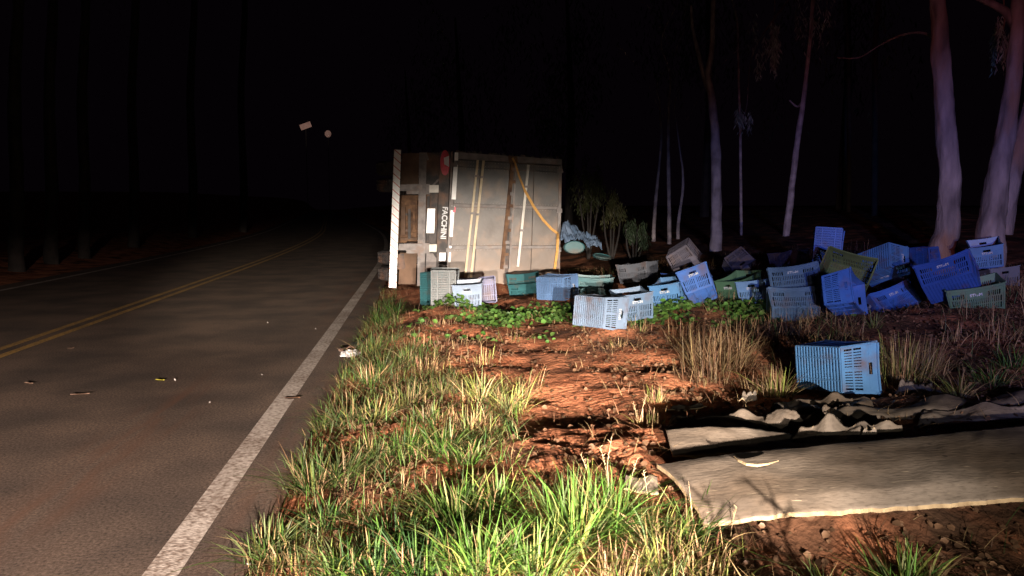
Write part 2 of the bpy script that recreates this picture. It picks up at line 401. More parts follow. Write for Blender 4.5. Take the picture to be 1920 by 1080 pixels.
plastic('blue', (.03, .085, .33)); plastic('bright_blue', (.045, .135, .44)); plastic('pale_blue', (.11, .20, .38))
plastic('white_blue', (.17, .235, .34)); plastic('turquoise', (.04, .155, .175)); plastic('grey_blue', (.085, .15, .25)); plastic('dull_teal', (.020, .034, .038)); plastic('olive', (.12, .16, .06))
plastic('green', (.07, .15, .09)); plastic('grey_teal', (.075, .125, .14)); plastic('grey', (.13, .14, .165)); plastic('lilac', (.15, .155, .29))
plastic('dark_violet', (.06, .05, .08)); plastic('sky_blue', (.07, .19, .39))
M['print_white'] = noise_mat('white_print', (.7, .72, .75), (.9, .9, .9), 8, .5, 0)
M['steel_dark'] = noise_mat('dark_steel', (.03, .026, .025), (.10, .08, .072), 6, .6, .2, 40, c3=(.22, .11, .06), c3_scale=3, c3_lo=.5, c3_hi=.7)
M['steel_grey'] = noise_mat('grey_steel', (.16, .14, .135), (.34, .30, .28), 7, .55, .2, 40, c3=(.26, .14, .08), c3_scale=3, c3_lo=.52, c3_hi=.72)
M['panel'] = noise_mat('box_panel', (.055, .054, .053), (.155, .148, .138), 1.5, .45, .5, 3.5, c3=(.24, .165, .115), c3_scale=3.1, c3_lo=.50, c3_hi=.75, coords='Object', mud=True)  # mud=True: mud, and a lighter brown towards the bottom
M['rod'] = noise_mat('cream_rod', (.50, .38, .20), (.68, .55, .34), 9, .45, 0)
M['white_rod'] = noise_mat('white_rod', (.66, .62, .54), (.85, .80, .72), 9, .45, 0)
M['rust'] = noise_mat('rusty_steel', (.07, .035, .022), (.26, .14, .07), 7, .8, .3)
M['drum'] = noise_mat('drum_plastic', (.03, .10, .11), (.05, .15, .165), 4, .5, 0, c3=(.10, .07, .05))
M['strap'] = noise_mat('orange_strap', (.62, .30, .07), (.80, .45, .12), 30, .7, 0)
M['reflective'] = noise_mat('reflective_white', (.90, .89, .86), (.97, .96, .93), 20, .3, 0)
M['red_lens'] = noise_mat('red_lens', (.70, .004, .035), (.85, .012, .07), 12, .4, .1)
M['lens_glint'] = noise_mat('painted_glint', (.9, .75, .78), (.95, .85, .88), 12, .15, 0)  # tone of the painted reflection on the tail lamp
M['rubber'] = noise_mat('tyre_rubber', (.018, .016, .016), (.05, .042, .04), 8, .8, .2, c3=(.12, .06, .035), c3_scale=3, c3_lo=.5, c3_hi=.72)
M['flap'] = noise_mat('mud_flap', (.10, .060, .038), (.20, .12, .075), 4, .8, .1)
M['cab'] = noise_mat('cab_paint', (.30, .30, .30), (.4, .4, .4), 3, .4, 0)
M['glass'] = noise_mat('cab_glass', (.02, .02, .025), (.03, .03, .035), 3, .1, 0)
M['lit_bark'] = noise_mat('lit_far_bark', (.22, .18, .17), (.48, .40, .38), 5, .8, .3, 12)  # paler bark copy for distant trunks, extra light put into the colour
M['shaded_bark'] = noise_mat('shaded_bark', (.012, .010, .009), (.035, .028, .025), 4, .9, .3)  # darkened bark copy, night shade put into the colour
M['bark'] = noise_mat('eucalyptus_bark', (.07, .055, .055), (.27, .22, .21), 5.0, .85, .9, 11, c3=(.20, .11, .07), c3_scale=2.1, c3_lo=.50, c3_hi=.62, stretch=(1, 1, .3), detail=10, bdist=.04)
M['bark_sheet_plain'] = noise_mat('fallen_bark_inner_face', (.12, .078, .052), (.27, .20, .15), 1.7, .75, .16, 30, c3=(.075, .055, .042), c3_scale=1.6, c3_lo=.47, c3_hi=.66, stretch=(1, 1.8, 1), detail=9, coords='Object')
def sheet_mat():
    m, nt, b = new_mat('fallen_bark_face'); L = nt.links; N = nt.nodes.new
    tc = N('ShaderNodeTexCoord')
    def noi(sc, st=None, d=7):
        src = tc.outputs['Object']
        if st: mp = N('ShaderNodeMapping'); mp.inputs['Scale'].default_value = st; mp.inputs['Rotation'].default_value = (0, 0, .05); L.new(src, mp.inputs['Vector']); src = mp.outputs[0]
        n = N('ShaderNodeTexNoise'); n.inputs['Scale'].default_value = sc; n.inputs['Detail'].default_value = d; L.new(src, n.inputs['Vector']); return n.outputs['Fac']
    def mr(f, a, b2, hi=1.):
        q = N('ShaderNodeMapRange'); q.inputs[1].default_value = a; q.inputs[2].default_value = b2; q.inputs[4].default_value = hi; L.new(f, q.inputs[0]); return q.outputs[0]
    def mix(f, a, col2):
        q = N('ShaderNodeMix'); q.data_type = 'RGBA'; L.new(f, q.inputs[0])
        if isinstance(a, tuple): q.inputs[6].default_value = (*a, 1)
        else: L.new(a, q.inputs[6])
        q.inputs[7].default_value = (*col2, 1); return q.outputs[2]
    c = mix(mr(noi(1.5, (1, 1.6, 1)), .35, .65), (.105, .076, .054), (.19, .155, .125))
    c = mix(mr(noi(3.4, (1, 2, 1)), .50, .70, .8), c, (.055, .042, .032))
    c = mix(mr(noi(26, (1, 3, 1), 8), .50, .72, .5), c, (.035, .027, .02))
    c = mix(mr(noi(7.0, (1, 16, 1), 3), .695, .72, .9), c, (.36, .29, .20))      # pale scratches along the grain
    vo = N('ShaderNodeTexVoronoi'); vo.inputs['Scale'].default_value = 4.6; L.new(tc.outputs['Object'], vo.inputs['Vector'])
    c = mix(mr(vo.outputs['Distance'], .075, .045), c, (.035, .022, .015))       # knots
    L.new(c, b.inputs['Base Color']); b.inputs['Roughness'].default_value = .7
    bp = N('ShaderNodeBump'); bp.inputs['Strength'].default_value = .3; bp.inputs['Distance'].default_value = .01; L.new(noi(20, (1, 3, 1), 8), bp.inputs['Height']); L.new(bp.outputs['Normal'], b.inputs['Normal'])
    return m
M['bark_sheet'] = sheet_mat()
M['bark_edge'] = noise_mat('fallen_bark_torn_edge', (.20, .135, .075), (.42, .31, .18), 12, .8, .2, 60)
M['tone'] = tone_mat('grass_blades', .55, .35)
M['leaf'] = tone_mat('leaves', .5, .25)
M['plate'] = noise_mat('weathered_reflective_plate', (.45, .26, .26), (.65, .42, .40), 3, .5, 0)
M['cloth'] = noise_mat('blue_cloth', (.07, .12, .20), (.15, .21, .31), 5, .8, .3, 20)
M['bag'] = noise_mat('white_film', (.28, .27, .27), (.45, .43, .42), 9, .5, .4, 30)

def stripe_mat():
    m, nt, b = new_mat('red_and_white_hazard_stripes'); L = nt.links; N = nt.nodes.new
    tc = N('ShaderNodeTexCoord'); sp = N('ShaderNodeSeparateXYZ'); L.new(tc.outputs['Object'], sp.inputs[0])
    a = N('ShaderNodeMath'); a.operation = 'MULTIPLY_ADD'; a.inputs[1].default_value = 0.9; L.new(sp.outputs['X'], a.inputs[0]); L.new(sp.outputs['Z'], a.inputs[2])
    k = N('ShaderNodeMath'); k.operation = 'MULTIPLY'; k.inputs[1].default_value = 6.6; L.new(a.outputs[0], k.inputs[0])
    f = N('ShaderNodeMath'); f.operation = 'FRACT'; L.new(k.outputs[0], f.inputs[0])
    r = N('ShaderNodeValToRGB'); r.color_ramp.interpolation = 'LINEAR'; e = r.color_ramp.elements
    e[0].position = .08; e[0].color = (.62, .14, .10, 1); e[1].position = .20; e[1].color = (.95, .93, .90, 1)
    L.new(f.outputs[0], r.inputs['Fac']); L.new(r.outputs['Color'], b.inputs['Base Color']); b.inputs['Roughness'].default_value = .35
    return m
M['stripes'] = stripe_mat()

# ------------------------------------------------------------------ terrain and road
def axis(parts):
    out = []
    for a, b, st in parts: out += list(np.arange(a, b - 1e-6, st))
    out.append(parts[-1][1]); return np.array(out)
sx = axis([(-140, -30, 5), (-30, -9, .7), (-9, -8, .2), (-8, -1.2, 1.0), (-1.2, 4.6, .04), (4.6, 9, .08), (9, 16, .4), (16, 40, 2), (40, 170, 8)])
vy = axis([(-30, -2, 2), (-2, 2, .4), (2, 7, .04), (7, 13, .06), (13, 20, .25), (20, 60, 1.5), (60, 300, 8)])
S, Vv = np.meshgrid(sx, vy, indexing='xy')
U = S + bend(Vv)
Z = ground(U, Vv)
nv, ns = S.shape
idx = np.arange(nv * ns).reshape(nv, ns)
Fq = np.stack([idx[:-1, :-1], idx[:-1, 1:], idx[1:, 1:], idx[1:, :-1]], -1).reshape(-1, 4)
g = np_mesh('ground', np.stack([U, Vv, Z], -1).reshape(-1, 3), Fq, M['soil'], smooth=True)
tag(g, kind='structure')

def strip(name, s0, s1, z, mat, v0=-14, v1=190, step=1.0, ragged=False):
    vs = np.arange(v0, v1 + .01, step if not ragged else .12)
    V = []; 
    for v in vs:
        b = float(bend(v)); e = 0
        if ragged and v < 30: e = 0.045 * float(fbm(v * 3.1, 0.5, 51, 3)) + .03 * float(vnoise(v * .8, 3, 54))
        V += [(s0 + b, v, z), (s1 + b + e, v, z)]
    Fs = [(2 * i, 2 * i + 1, 2 * i + 3, 2 * i + 2) for i in range(len(vs) - 1)]
    return mesh_obj(name, V, Fs, mat)
rd = strip('road', -8.15, -0.74, 0.0, M['asphalt'], ragged=True); tag(rd, kind='structure')
for nm, s0, s1, mt in (('road_edge_line', -1.185, -1.035, 'white_paint'), ('road_center_line', -4.60, -4.50, 'yellow_paint'),
                       ('road_center_line', -4.38, -4.28, 'yellow_paint'), ('road_edge_line', -7.72, -7.60, 'white_paint')):
    l = strip(nm, s0, s1, 0.004, M[mt], step=.5); tag(l, kind='structure')

# ------------------------------------------------------------------ overturned truck
TV = 14.5                                                # distance of its rear
def T(px, py, v=TV): return atv(px, py, v)
def tprism(mb, pts, v0, v1):
    f = [T(x, y, v0) for x, y in pts]
    b = [Vector((p.x, v1, p.z)) for p in f]
    mb.prism(f, b)
truck = empty('overturned_truck', (0.9, TV, 0))
tag(truck, 'overturned cargo truck lying on its side, its dirty rear doors and striped bumper facing us', 'truck')
def tp(name, pts, v0, v1, mat, parent=None, label=None):
    mb = MB(); tprism(mb, pts, v0, v1); o = mb.build(name, mat, parent or truck)
    if parent and parent is not truck: o.location = (0, 0, 0)
    if label: o['label'] = label
    return o
def lerp2(a, b, t): return (a[0] + (b[0] - a[0]) * t, a[1] + (b[1] - a[1]) * t)
# cargo box
TL, TR, BR, BL = (852, 285), (1054, 299), (1049, 540), (834, 548)
def bq(s, t):                                            # s across (chassis -> roof), t down
    return lerp2(lerp2(TL, TR, s), lerp2(BL, BR, s), t)
mb = MB(); tprism(mb, [TL, TR, BR, BL], TV + .05, TV + 7.2); box = mb.build('cargo_box', M['steel_dark'], truck)
# rear frame
for pts in ([bq(0, 0), bq(1, 0), bq(1, .045), bq(0, .045)], [bq(.975, .046), bq(1, .046), bq(1, 1), bq(.975, 1)],
            [bq(0, .046), bq(.022, .046), bq(.022, 1), bq(0, 1)]):
    tp('door_frame', pts, TV - .045, TV + .049, M['steel_grey'])
rows = [0.05, .085, .385, .395, .70, .71, 1.0]
rr = [(.052, .372), (.395, .690), (.712, .995)]
cc = [(.026, .245), (.252, .515), (.545, .74), (.747, .972)]
rr = [(.055, .098), (.104, .366), (.392, .668), (.692, .995)]
for (t0, t1) in rr:
    for (c0, c1) in cc:
        tp('panel', [bq(c0, t0), bq(c1, t0), bq(c1, t1), bq(c0, t1)], TV - .012 - .006 * random.random(), TV + .048, M['panel'])
for t in (.367, .669):                                    # horizontal joint rails
    tp('rail', [bq(.024, t + .002), bq(.972, t + .002), bq(.972, t + .022), bq(.024, t + .022)], TV - .032, TV + .047, M['steel_grey'])
def rod(name, a, b, w, mat, v0=TV - .10, v1=TV - .04):
    d = Vector((b[0] - a[0], b[1] - a[1])).normalized(); n = Vector((-d.y, d.x)) * w / 2
    return tp(name, [(a[0] + n.x, a[1] + n.y), (a[0] - n.x, a[1] - n.y), (b[0] - n.x, b[1] - n.y), (b[0] + n.x, b[1] + n.y)], v0, v1, mat)
rod('lock_rod', (896, 300), (872, 520), 4.0, M['rod']); rod('lock_rod', (907, 301), (883, 520), 4.4, M['rod'])
rod('lock_rod', (991, 309), (971, 500), 4.6, M['white_rod'])
rod('door_post', (962, 302), (941, 505), 7.0, M['rust'], TV - .07, TV + .046)
rod('door_post', (968, 302), (955, 505), 3.0, M['steel_grey'], TV - .075, TV + .045)
for k in range(9):
    c = lerp2((965, 318), (948, 500), k / 8)
    tp('post_bracket', [(c[0] - 4, c[1] - 3), (c[0] + 4, c[1] - 3), (c[0] + 4, c[1] + 3), (c[0] - 4, c[1] + 3)], TV - .09, TV - .071, M['rust'] if k % 2 else M['steel_grey'])
for (a, b) in (((893, 330), 5), ((903, 332), 5), ((886, 400), 5), ((896, 402), 5), ((987, 350), 5), ((979, 432), 5)):
    c = a
    tp('rod_bracket', [(c[0] - 4, c[1] - 2), (c[0] + 4, c[1] - 2), (c[0] + 4, c[1] + 2), (c[0] - 4, c[1] + 2)], TV - .112, TV - .101, M['steel_grey'])
mb = MB()
for (t0, t1) in rr:
    for (c0, c1) in cc:
        for k in range(9):
            for t in (t0 + .008, t1 - .008):
                c = bq(c0 + (c1 - c0) * (k + .5) / 9, t); mb.box(T(c[0], c[1], TV - .022), (.014, .012, .014))
o = mb.build('rivets', M['steel_grey'], truck); o['kind'] = 'stuff'
for t in (.09, .40, .70, .95):
    for s_ in (.01, .985):
        c = bq(s_, t); tp('hinge', [(c[0] - 5, c[1] - 4), (c[0] + 5, c[1] - 4), (c[0] + 5, c[1] + 4), (c[0] - 5, c[1] + 4)], TV - .08, TV - .046, M['steel_grey'])
# torn sheet edge and dirt clinging along the upper frame
for k in range(46):
    mb = MB(); s_ = random.random(); c = bq(s_, -.004 - .006 * random.random()); w = random.uniform(1.2, 4); h = random.uniform(1, 3.5)
    tprism(mb, [(c[0] - w, c[1] + 3), (c[0] - w * .4, c[1] - h), (c[0] + w * .5, c[1] - h * .6), (c[0] + w, c[1] + 3)], TV - .02, TV + .03)
    mb.build('torn_flake', M['steel_dark'], truck)
# strap hanging over the doors
mb = MB(); pts = [(961, 296), (966, 306), (974, 332), (984, 357), (1000, 386), (1018, 412), (1034, 429), (1046, 438), (1045, 470), (1040, 505)]
P = [T(x, y, TV - .13) for x, y in pts]
for i in range(len(P) - 1):
    w = .018 if i < 3 else .024
    d = (P[i + 1] - P[i]).normalized(); n = d.cross(Vector((0, 1, 0))) * w
    e = d * .002
    mb.prism([P[i] + n, P[i] - n, P[i + 1] - n + e, P[i + 1] + n + e], [p + Vector((0, .006, 0)) for p in (P[i] + n, P[i] - n, P[i + 1] - n + e, P[i + 1] + n + e)])
mb.build('strap', M['strap'], truck)
tp('strap_ratchet', [(953, 292), (970, 293), (971, 306), (955, 305)], TV - .10, TV - .046, M['rust'])
# bright reflector strip on the box edge
for a, b, w in (((856, 286), (855.5, 301), 7), ((854.5, 309), (850.5, 374), 8), ((849, 386), (845, 444), 7), ((843.5, 461), (841.5, 491), 6)):
    rod('reflector', a, b, w, M['reflective'], TV - .062, TV - .047)
rod('reflector', (852.5, 388), (851.5, 398), 5, M['red_lens'], TV - .068, TV - .063)
# lower sill of box that carries the maker's name
tp('sill_beam', [(825, 284), (844, 284), (836, 520), (817, 520)], TV - .06, TV + .30, M['steel_dark'])
tp('sill_lip', [(846, 284), (849, 284), (840, 520), (837, 520)], TV - .09, TV + .2, M['steel_grey'])
# tail lamp
lamp_pts = [(834.5 + 9 * math.cos(a), 305 + 24 * math.sin(a)) for a in np.linspace(0, 2 * math.pi, 20, endpoint=False)]
tl = tp('tail_lamp', lamp_pts, TV - .11, TV - .061, M['red_lens'])
tp('lamp_glint', [(832, 296), (842, 292), (842, 313), (833, 308)], TV - .118, TV - .111, M['lens_glint'], None)  # pale reflection on the lens, painted as a thin plate
tp('marker_plate', [(824, 474), (836, 474), (835, 489), (823, 489)], TV - .072, TV - .061, M['reflective'])
# chassis
for y in (355, 466):
    tp('chassis_rail', [(762, y - 10), (806, y - 10), (806, y + 9), (762, y + 9)], TV + .10, TV + 7.5, M['steel_grey'])
    tp('rail_end', [(805, y - 8), (823, y - 8), (823, y + 6), (805, y + 6)], TV - .03, TV + .09, M['white_rod'])
tp('crossmember', [(786, 286), (800, 286), (796, 536), (782, 536)], TV - .01, TV + .09, M['steel_grey'])
tp('crossmember', [(801, 368), (806, 368), (803, 455), (799, 455)], TV + .0, TV + .08, M['steel_dark'])
tp('underside_plate', [(800, 286), (824, 286), (817, 520), (796, 520)], TV + .35, TV + .42, M['steel_dark'])
tp('underside_plate', [(750, 366), (786, 366), (783, 455), (746, 455)], TV + .9, TV + 1.0, M['rust'])
tp('lamp_bracket', [(800, 475), (812, 475), (821, 490), (820, 505), (798, 505)], TV + .0, TV + .03, M['steel_grey'])
rod('brace', (823, 336), (808, 352), 3.5, M['steel_grey'], TV - .02, TV + .02)
rod('brace', (798, 286), (803, 300), 3.5, M['steel_grey'], TV - .04, TV - .012)
tp('licence_plate', [(801.5, 391), (816, 391), (814, 437), (799.5, 437)], TV - .035, TV - .02, M['reflective'])
rod('plate_frame', (797, 372), (794, 455), 2.4, M['steel_grey'], TV - .05, TV - .03)
# mud flaps
tp('mud_flap', [(754, 287), (786, 287), (784, 347), (751, 347)], TV + .35, TV + .37, M['flap'])
tp('mud_flap', [(750, 474), (782, 474), (779, 533), (747, 533)], TV + .35, TV + .37, M['flap'])
tp('flap_holder', [(746, 476), (757, 476), (760, 502), (755, 505), (744, 505)], TV + .30, TV + .349, M['steel_dark'])
# differential and axle
ax0, ax1 = T(752, 330, TV + 1.6), T(748, 500, TV + 1.6)
mb = MB(); mb.tube([ax0, ax1], .075, 12); mb.build('axle', M['steel_dark'], truck)
mid = T(766, 412, TV + 1.5); mb = MB()
mb.tube([mid + Vector((0, 0, .24)), mid + Vector((0, 0, .16)), mid, mid - Vector((0, 0, .16)), mid - Vector((0, 0, .24))], [.08, .17, .22, .17, .08], 14); mb.build('differential', M['steel_dark'], truck, True)
for k, (x0, y0, x1, y1) in enumerate(((752, 376, 782, 384), (752, 388, 760, 440), (765, 392, 770, 448), (774, 380, 778, 430), (750, 446, 783, 450), (756, 400, 764, 404), (768, 392, 781, 397), (761, 415, 779, 418), (752, 430, 768, 434), (770, 436, 783, 441))):
    tp('suspension_link', [(x0, y0), (x1, y0), (x1, y1), (x0, y1)], TV + .45 + .03 * k, TV + .52 + .03 * k, (M['rust'], M['flap'], M['steel_dark'])[k % 3])
# striped bumper
mb = MB(); tprism(mb, [(739, 280), (752, 281), (743, 540), (729, 539)], TV - .14, TV - .09); mb.build('striped_bumper', M['stripes'], truck)
for y in (352, 463):
    tp('bumper_bracket', [(748, y - 6), (792, y - 6), (792, y + 6), (746, y + 6)], TV - .088, TV - .03, M['steel_grey'])
# tyres: axis is upright because the truck lies on its side
def wheel(z0, v, c_u, w=.27, r=.50):
    e = []
    prof = [(r * .56, 0), (r * .9, 0.0), (r * .97, .025), (r, .05), (r, w - .05), (r * .97, w - .025), (r * .9, w), (r * .56, w)]
    n = 36; V = []; Fc = []
    for (rad, h) in prof:
        for k in range(n):
            an = 2 * math.pi * k / n
            V.append(Vector((c_u + rad * math.cos(an), v + rad * math.sin(an), z0 + h)))
    m_ = len(prof)
    for i in range(m_):
        j = (i + 1) % m_
        for k in range(n): q = (k + 1) % n; Fc.append((i * n + k, i * n + q, j * n + q, j * n + k))
    t = mesh_obj('tyre', V, Fc, M['rubber'], truck, False)
    mb = MB(); mb.tube([(c_u, v, z0 + .05), (c_u, v, z0 + w * .55)], r * .56, 24); mb.build('rim', M['steel_grey'], t).location = (0, 0, 0)
    mb = MB()                                             # tread blocks
    for k in range(48):
        an = 2 * math.pi * k / 48
        for hz in (.055, .125, .195):
            R = Matrix.Rotation(an, 3, 'Z'); mb.box(Vector((c_u, v, z0 + hz + .01)) + R @ Vector((r + .006, 0, 0)), (.022, .04, .052), R)
    tr = mb.build('tread', M['rubber'], t); tr.location = (0, 0, 0); tr['kind'] = 'stuff'
cu = T(752, 400, TV + 1.6).x
for z0 in (0.02, .36, 1.82, 2.16):
    wheel(z0, TV + 1.6, cu + 0.03)
# cab and front axle, mostly hidden behind the box
mb = MB(); tprism(mb, [(790, 300), (1000, 310), (1000, 515), (780, 520)], TV + 7.5, TV + 9.4); mb.build('cab', M['cab'], truck)
for z0 in (0.02, 2.05): wheel(z0, TV + 8.6, cu + .1)
mb = MB(); mb.tube([T(765, 300, TV + 4), T(765, 380, TV + 4)], .27, 18); mb.build('fuel_tank', M['steel_grey'], truck)
# name cut in white letters, reading downwards
def text_mesh(txt, size, extrude=.0015):
    c = bpy.data.curves.new('t', 'FONT'); c.body = txt; c.size = size; c.extrude = extrude; c.align_x = 'CENTER'; c.align_y = 'CENTER'; c.resolution_u = 3
    c.offset = size * .03
    o = bpy.data.objects.new('t', c); COL.objects.link(o)
    bpy.context.view_layer.update()
    me = bpy.data.meshes.new_from_object(o.evaluated_get(bpy.context.evaluated_depsgraph_get()))
    bpy.data.objects.remove(o); bpy.data.curves.remove(c); me.materials.clear()
    return me
me = text_mesh('FACCHINI', .165, .004); me.materials.append(M['print_white']); me.name = 'lettering'
o = bpy.data.objects.new('lettering', me); COL.objects.link(o); o.parent = truck
pc = T(832.5, 418, TV - .066)
o.location = pc - Vector(truck.location)
R = Matrix(((0, 1, 0), (0, 0, -1), (-1, 0, 0))).transposed()
xa = (T(831, 440, TV) - T(834, 396, TV)).normalized(); na = Vector((0, -1, 0)); ya = na.cross(xa)
o.rotation_euler = Matrix((xa, ya, na)).transposed().to_euler()
o.scale = (.80, .85, 1)

# ------------------------------------------------------------------ crates
HX0, HX1, HY0, HY1, HH = .25, .28, .16, .185, .31
def crate_meshes():
    out = {}
    def add(mb, fn, a0, a1, z0, z1, t0, t1, seg=1):
        for i in range(seg):
            p, q = a0 + (a1 - a0) * i / seg, a0 + (a1 - a0) * (i + 1) / seg
            mb.prism([fn(p, z0, t0), fn(q, z0, t0), fn(q, z1, t0), fn(p, z1, t0)], [fn(p, z0, t1), fn(q, z0, t1), fn(q, z1, t1), fn(p, z1, t1)])
    def long_fn(a, z, t):
        sag = -.020 * z * (1 - a * a)
        return Vector((a * (HX0 + (HX1 - HX0) * z), -(HY0 + (HY1 - HY0) * z) - t + .012 * z * (1 - a * a), z * HH + sag))
    def end_fn(a, z, t):
        return Vector(((HX0 + (HX1 - HX0) * z) + t, a * (HY0 + (HY1 - HY0) * z), z * HH - .008 * z * (1 - a * a)))
    TH = .004
    def wall(fn, nb, handle, is_long):
        mb = MB(); sg = 8 if is_long else 5
        add(mb, fn, -1, 1, 0, .09, 0, TH, sg)
        for z0, z1 in ((.09, .30), (.34, .55)):
            add(mb, fn, -1, -.90, z0, z1, 0, TH); add(mb, fn, .90, 1, z0, z1, 0, TH)
            for k in range(1, nb):
                a = -.90 + 1.8 * k / nb; w = .60 / nb
                add(mb, fn, a - w, a + w, z0, z1, 0, TH)
        add(mb, fn, -1, 1, .30, .34, 0, TH, sg); add(mb, fn, -1, 1, .55, .60, 0, TH, sg)
        if is_long:
            add(mb, fn, -1, -.85, .60, .78, 0, TH); add(mb, fn, .85, 1, .60, .78, 0, TH)
            add(mb, fn, -.42, .42, .60, .78, 0, TH, 4)
            for sgn in (-1, 1):
                for k in range(1, 6):
                    a = sgn * (.42 + .43 * k / 6); add(mb, fn, a - .018, a + .018, .60, .78, 0, TH)
            add(mb, fn, -1, 1, .78, 1, 0, TH, sg)
        else:
            add(mb, fn, -1, 1, .60, .74, 0, TH, sg)
            add(mb, fn, -1, -.24, .74, .84, 0, TH); add(mb, fn, .24, 1, .74, .84, 0, TH)
            add(mb, fn, -1, 1, .84, 1, 0, TH, sg)
        # ribs and rim
        add(mb, fn, -1.0, 1.0, .955, 1.0, TH, .016, sg); add(mb, fn, -1, 1, .88, .90, TH, .010, sg) if is_long else None
        add(mb, fn, -1, 1, 0.0, .02, TH, .008, sg)
        for a in ((-.97, -.5, 0, .5, .97) if is_long else (-.95, 0, .95)):
            if abs(a) < .3 and not is_long:
                add(mb, fn, a - .025, a + .025, .02, .72, TH, .009); continue
            add(mb, fn, a - .015, a + .015, .02, .88, TH, .009)
        return mb
    for sgn, nm in ((1, 'a'), (-1, 'b')):
        for kind, fn, nb, isl in (('side_wall', long_fn, 24, True), ('end_wall', end_fn, 15, False)):
            mb = wall(fn, nb, True, isl)
            if sgn < 0:
                for v in mb.v: v.x, v.y = -v.x, -v.y
            out[kind + nm] = mb
    mb = MB()
    for k in range(16):
        x = -HX0 + .006 + (2 * HX0 - .012) * k / 15
        mb.box((x, 0, 0), (.010, 2 * HY0, .012))
    for k in range(24):
        y = -HY0 + .005 + (2 * HY0 - .010) * k / 23
        mb.box((0, y, .0078), (2 * HX0, .0088, .0030))
    for y in (-.08, .08): mb.box((0, y, -.001), (2 * HX0 - .02, .012, .006))
    out['base'] = mb
    res = {}
    for k, mb in out.items():
        nm = {'base': 'base_grid'}.get(k, k[:-1])
        me = bpy.data.meshes.new(nm); me.from_pydata([tuple(v) for v in mb.v], [], mb.f); me.materials.append(M['crate_colors']['blue']); me.update()
        res[k] = (nm, me)
    return res
CM = crate_meshes()
TXT = text_mesh('STR-M', .044); TXT.materials.append(noise_mat('worn_print', (.25, .28, .32), (.5, .52, .55), 40, .6, 0)); TXT.name = 'lettering'
def text_child(parent, wall):
    o = bpy.data.objects.new('lettering', TXT); COL.objects.link(o)
    o.parent = parent
    z = .69 * HH - .010
    if 'side' in wall:
        n = Vector((0, -1, .0)); pos = Vector((0, -(HY0 + (HY1 - HY0) * .69) - .0055 + .010, z)); x = Vector((1, 0, 0))
    else:
        n = Vector((1, 0, .0)); pos = Vector((HX0 + (HX1 - HX0) * .66 + .0055, 0, .665 * HH)); x = Vector((0, 1, 0))
    if wall.endswith('b'): n.x, n.y, pos.x, pos.y, x = -n.x, -n.y, -pos.x, -pos.y, -x
    tilt = math.atan((.025 if 'side' in wall else .03) / HH); 
    n = (n + Vector((0, 0, -tilt))).normalized()
    y = n.cross(x); o.matrix_local = Matrix.Translation(pos + n * .002) @ Matrix((x, y, n)).transposed().to_4x4()
    return o
CR = {
 'c01': ('dull_teal', 'grey teal crate standing on end directly below the truck\'s tail lamp side'),
 'c02': ('white_blue', 'small looking pale bluish white crate, end face toward us, in front of the lilac crate'),
 'c03': ('lilac', 'lilac crate tipped over with its open mouth toward us, below the door rods'),
 'c04': ('turquoise', 'turquoise crate half hidden by leaves close under the truck doors'),
 'c05': ('pale_blue', 'pale blue crate on its side near the roof corner of the truck'),
 'c06': ('turquoise', 'bright turquoise crate standing upright behind the nearest whitish crate'),
 'c07': ('white_blue', 'whitish blue crate on its side on the leafy creepers, base grid toward us'),
 'c08': ('grey_blue', 'dull blue grey crate upright just right of the whitish one on the creepers'),
 'c09': ('sky_blue', 'dull blue crate with white print leaning beside the tilted vivid blue crate'),
 'c10': ('bright_blue', 'vivid blue crate tilted on its corner in the middle of the row'),
 'c11': ('grey', 'grey crate upright at the back, between truck and middle of the row'),
 'c12': ('dark_violet', 'dark violet crate upside down above the tilted vivid blue crate'),
 'c13': ('dark_violet', 'dark peaked crate with a rusty orange stain, turned over behind the row'),
 'c14': ('green', 'grey green crate slanted beside the small blue crate, middle right'),
 'c15': ('sky_blue', 'blue upright crate with white print, right of the slanted grey green crate'),
 'c16': ('grey_blue', 'grey blue crate with white print stacked on another long crate'),
 'c17': ('grey_blue', 'dusty grey blue crate at the bottom of the two stacked long ones'),
 'c18': ('bright_blue', 'vivid blue crate standing on end, topmost of the whole heap'),
 'c19': ('olive', 'olive green crate lying tilted at the top of the heap, open side toward us'),
 'c20': ('bright_blue', 'large vivid blue crate on its side below the olive crate'),
 'c21': ('bright_blue', 'vivid blue crate at the foot of the heap behind the tall dry grass tuft'),
 'c22': ('dark_violet', 'dark grey violet crate behind the foot of the heap, under the light blue one'),
 'c23': ('sky_blue', 'light blue peaked crate on its side near the top, left of the tree'),
 'c24': ('blue', 'dark blue crate turned over at the foot of the left big trunk'),
 'c25': ('blue', 'long deep blue crate with white print tilted above the green one at right'),
 'c26': ('sky_blue', 'dull blue crate leaning against the foot of the right big trunk'),
 'c27': ('green', 'green crate with white print standing upright lowest at the right'),
 'c28': ('dark_violet', 'almost black crate at the right edge beside the green one'),
 'c30': ('sky_blue', 'lone blue crate on its side nearest to us, beside the bark sheets'),
 'c32': ('turquoise', 'dull turquoise crate on end, leftmost of all, beside the mud flap'),
 'c33': ('dark_violet', 'dark violet crate barely visible at the back behind the stacked long crates'),
}
CR['c28'] = ('grey', CR['c28'][1]); 
GROUP = 'plastic produce crates spilled beside the truck'
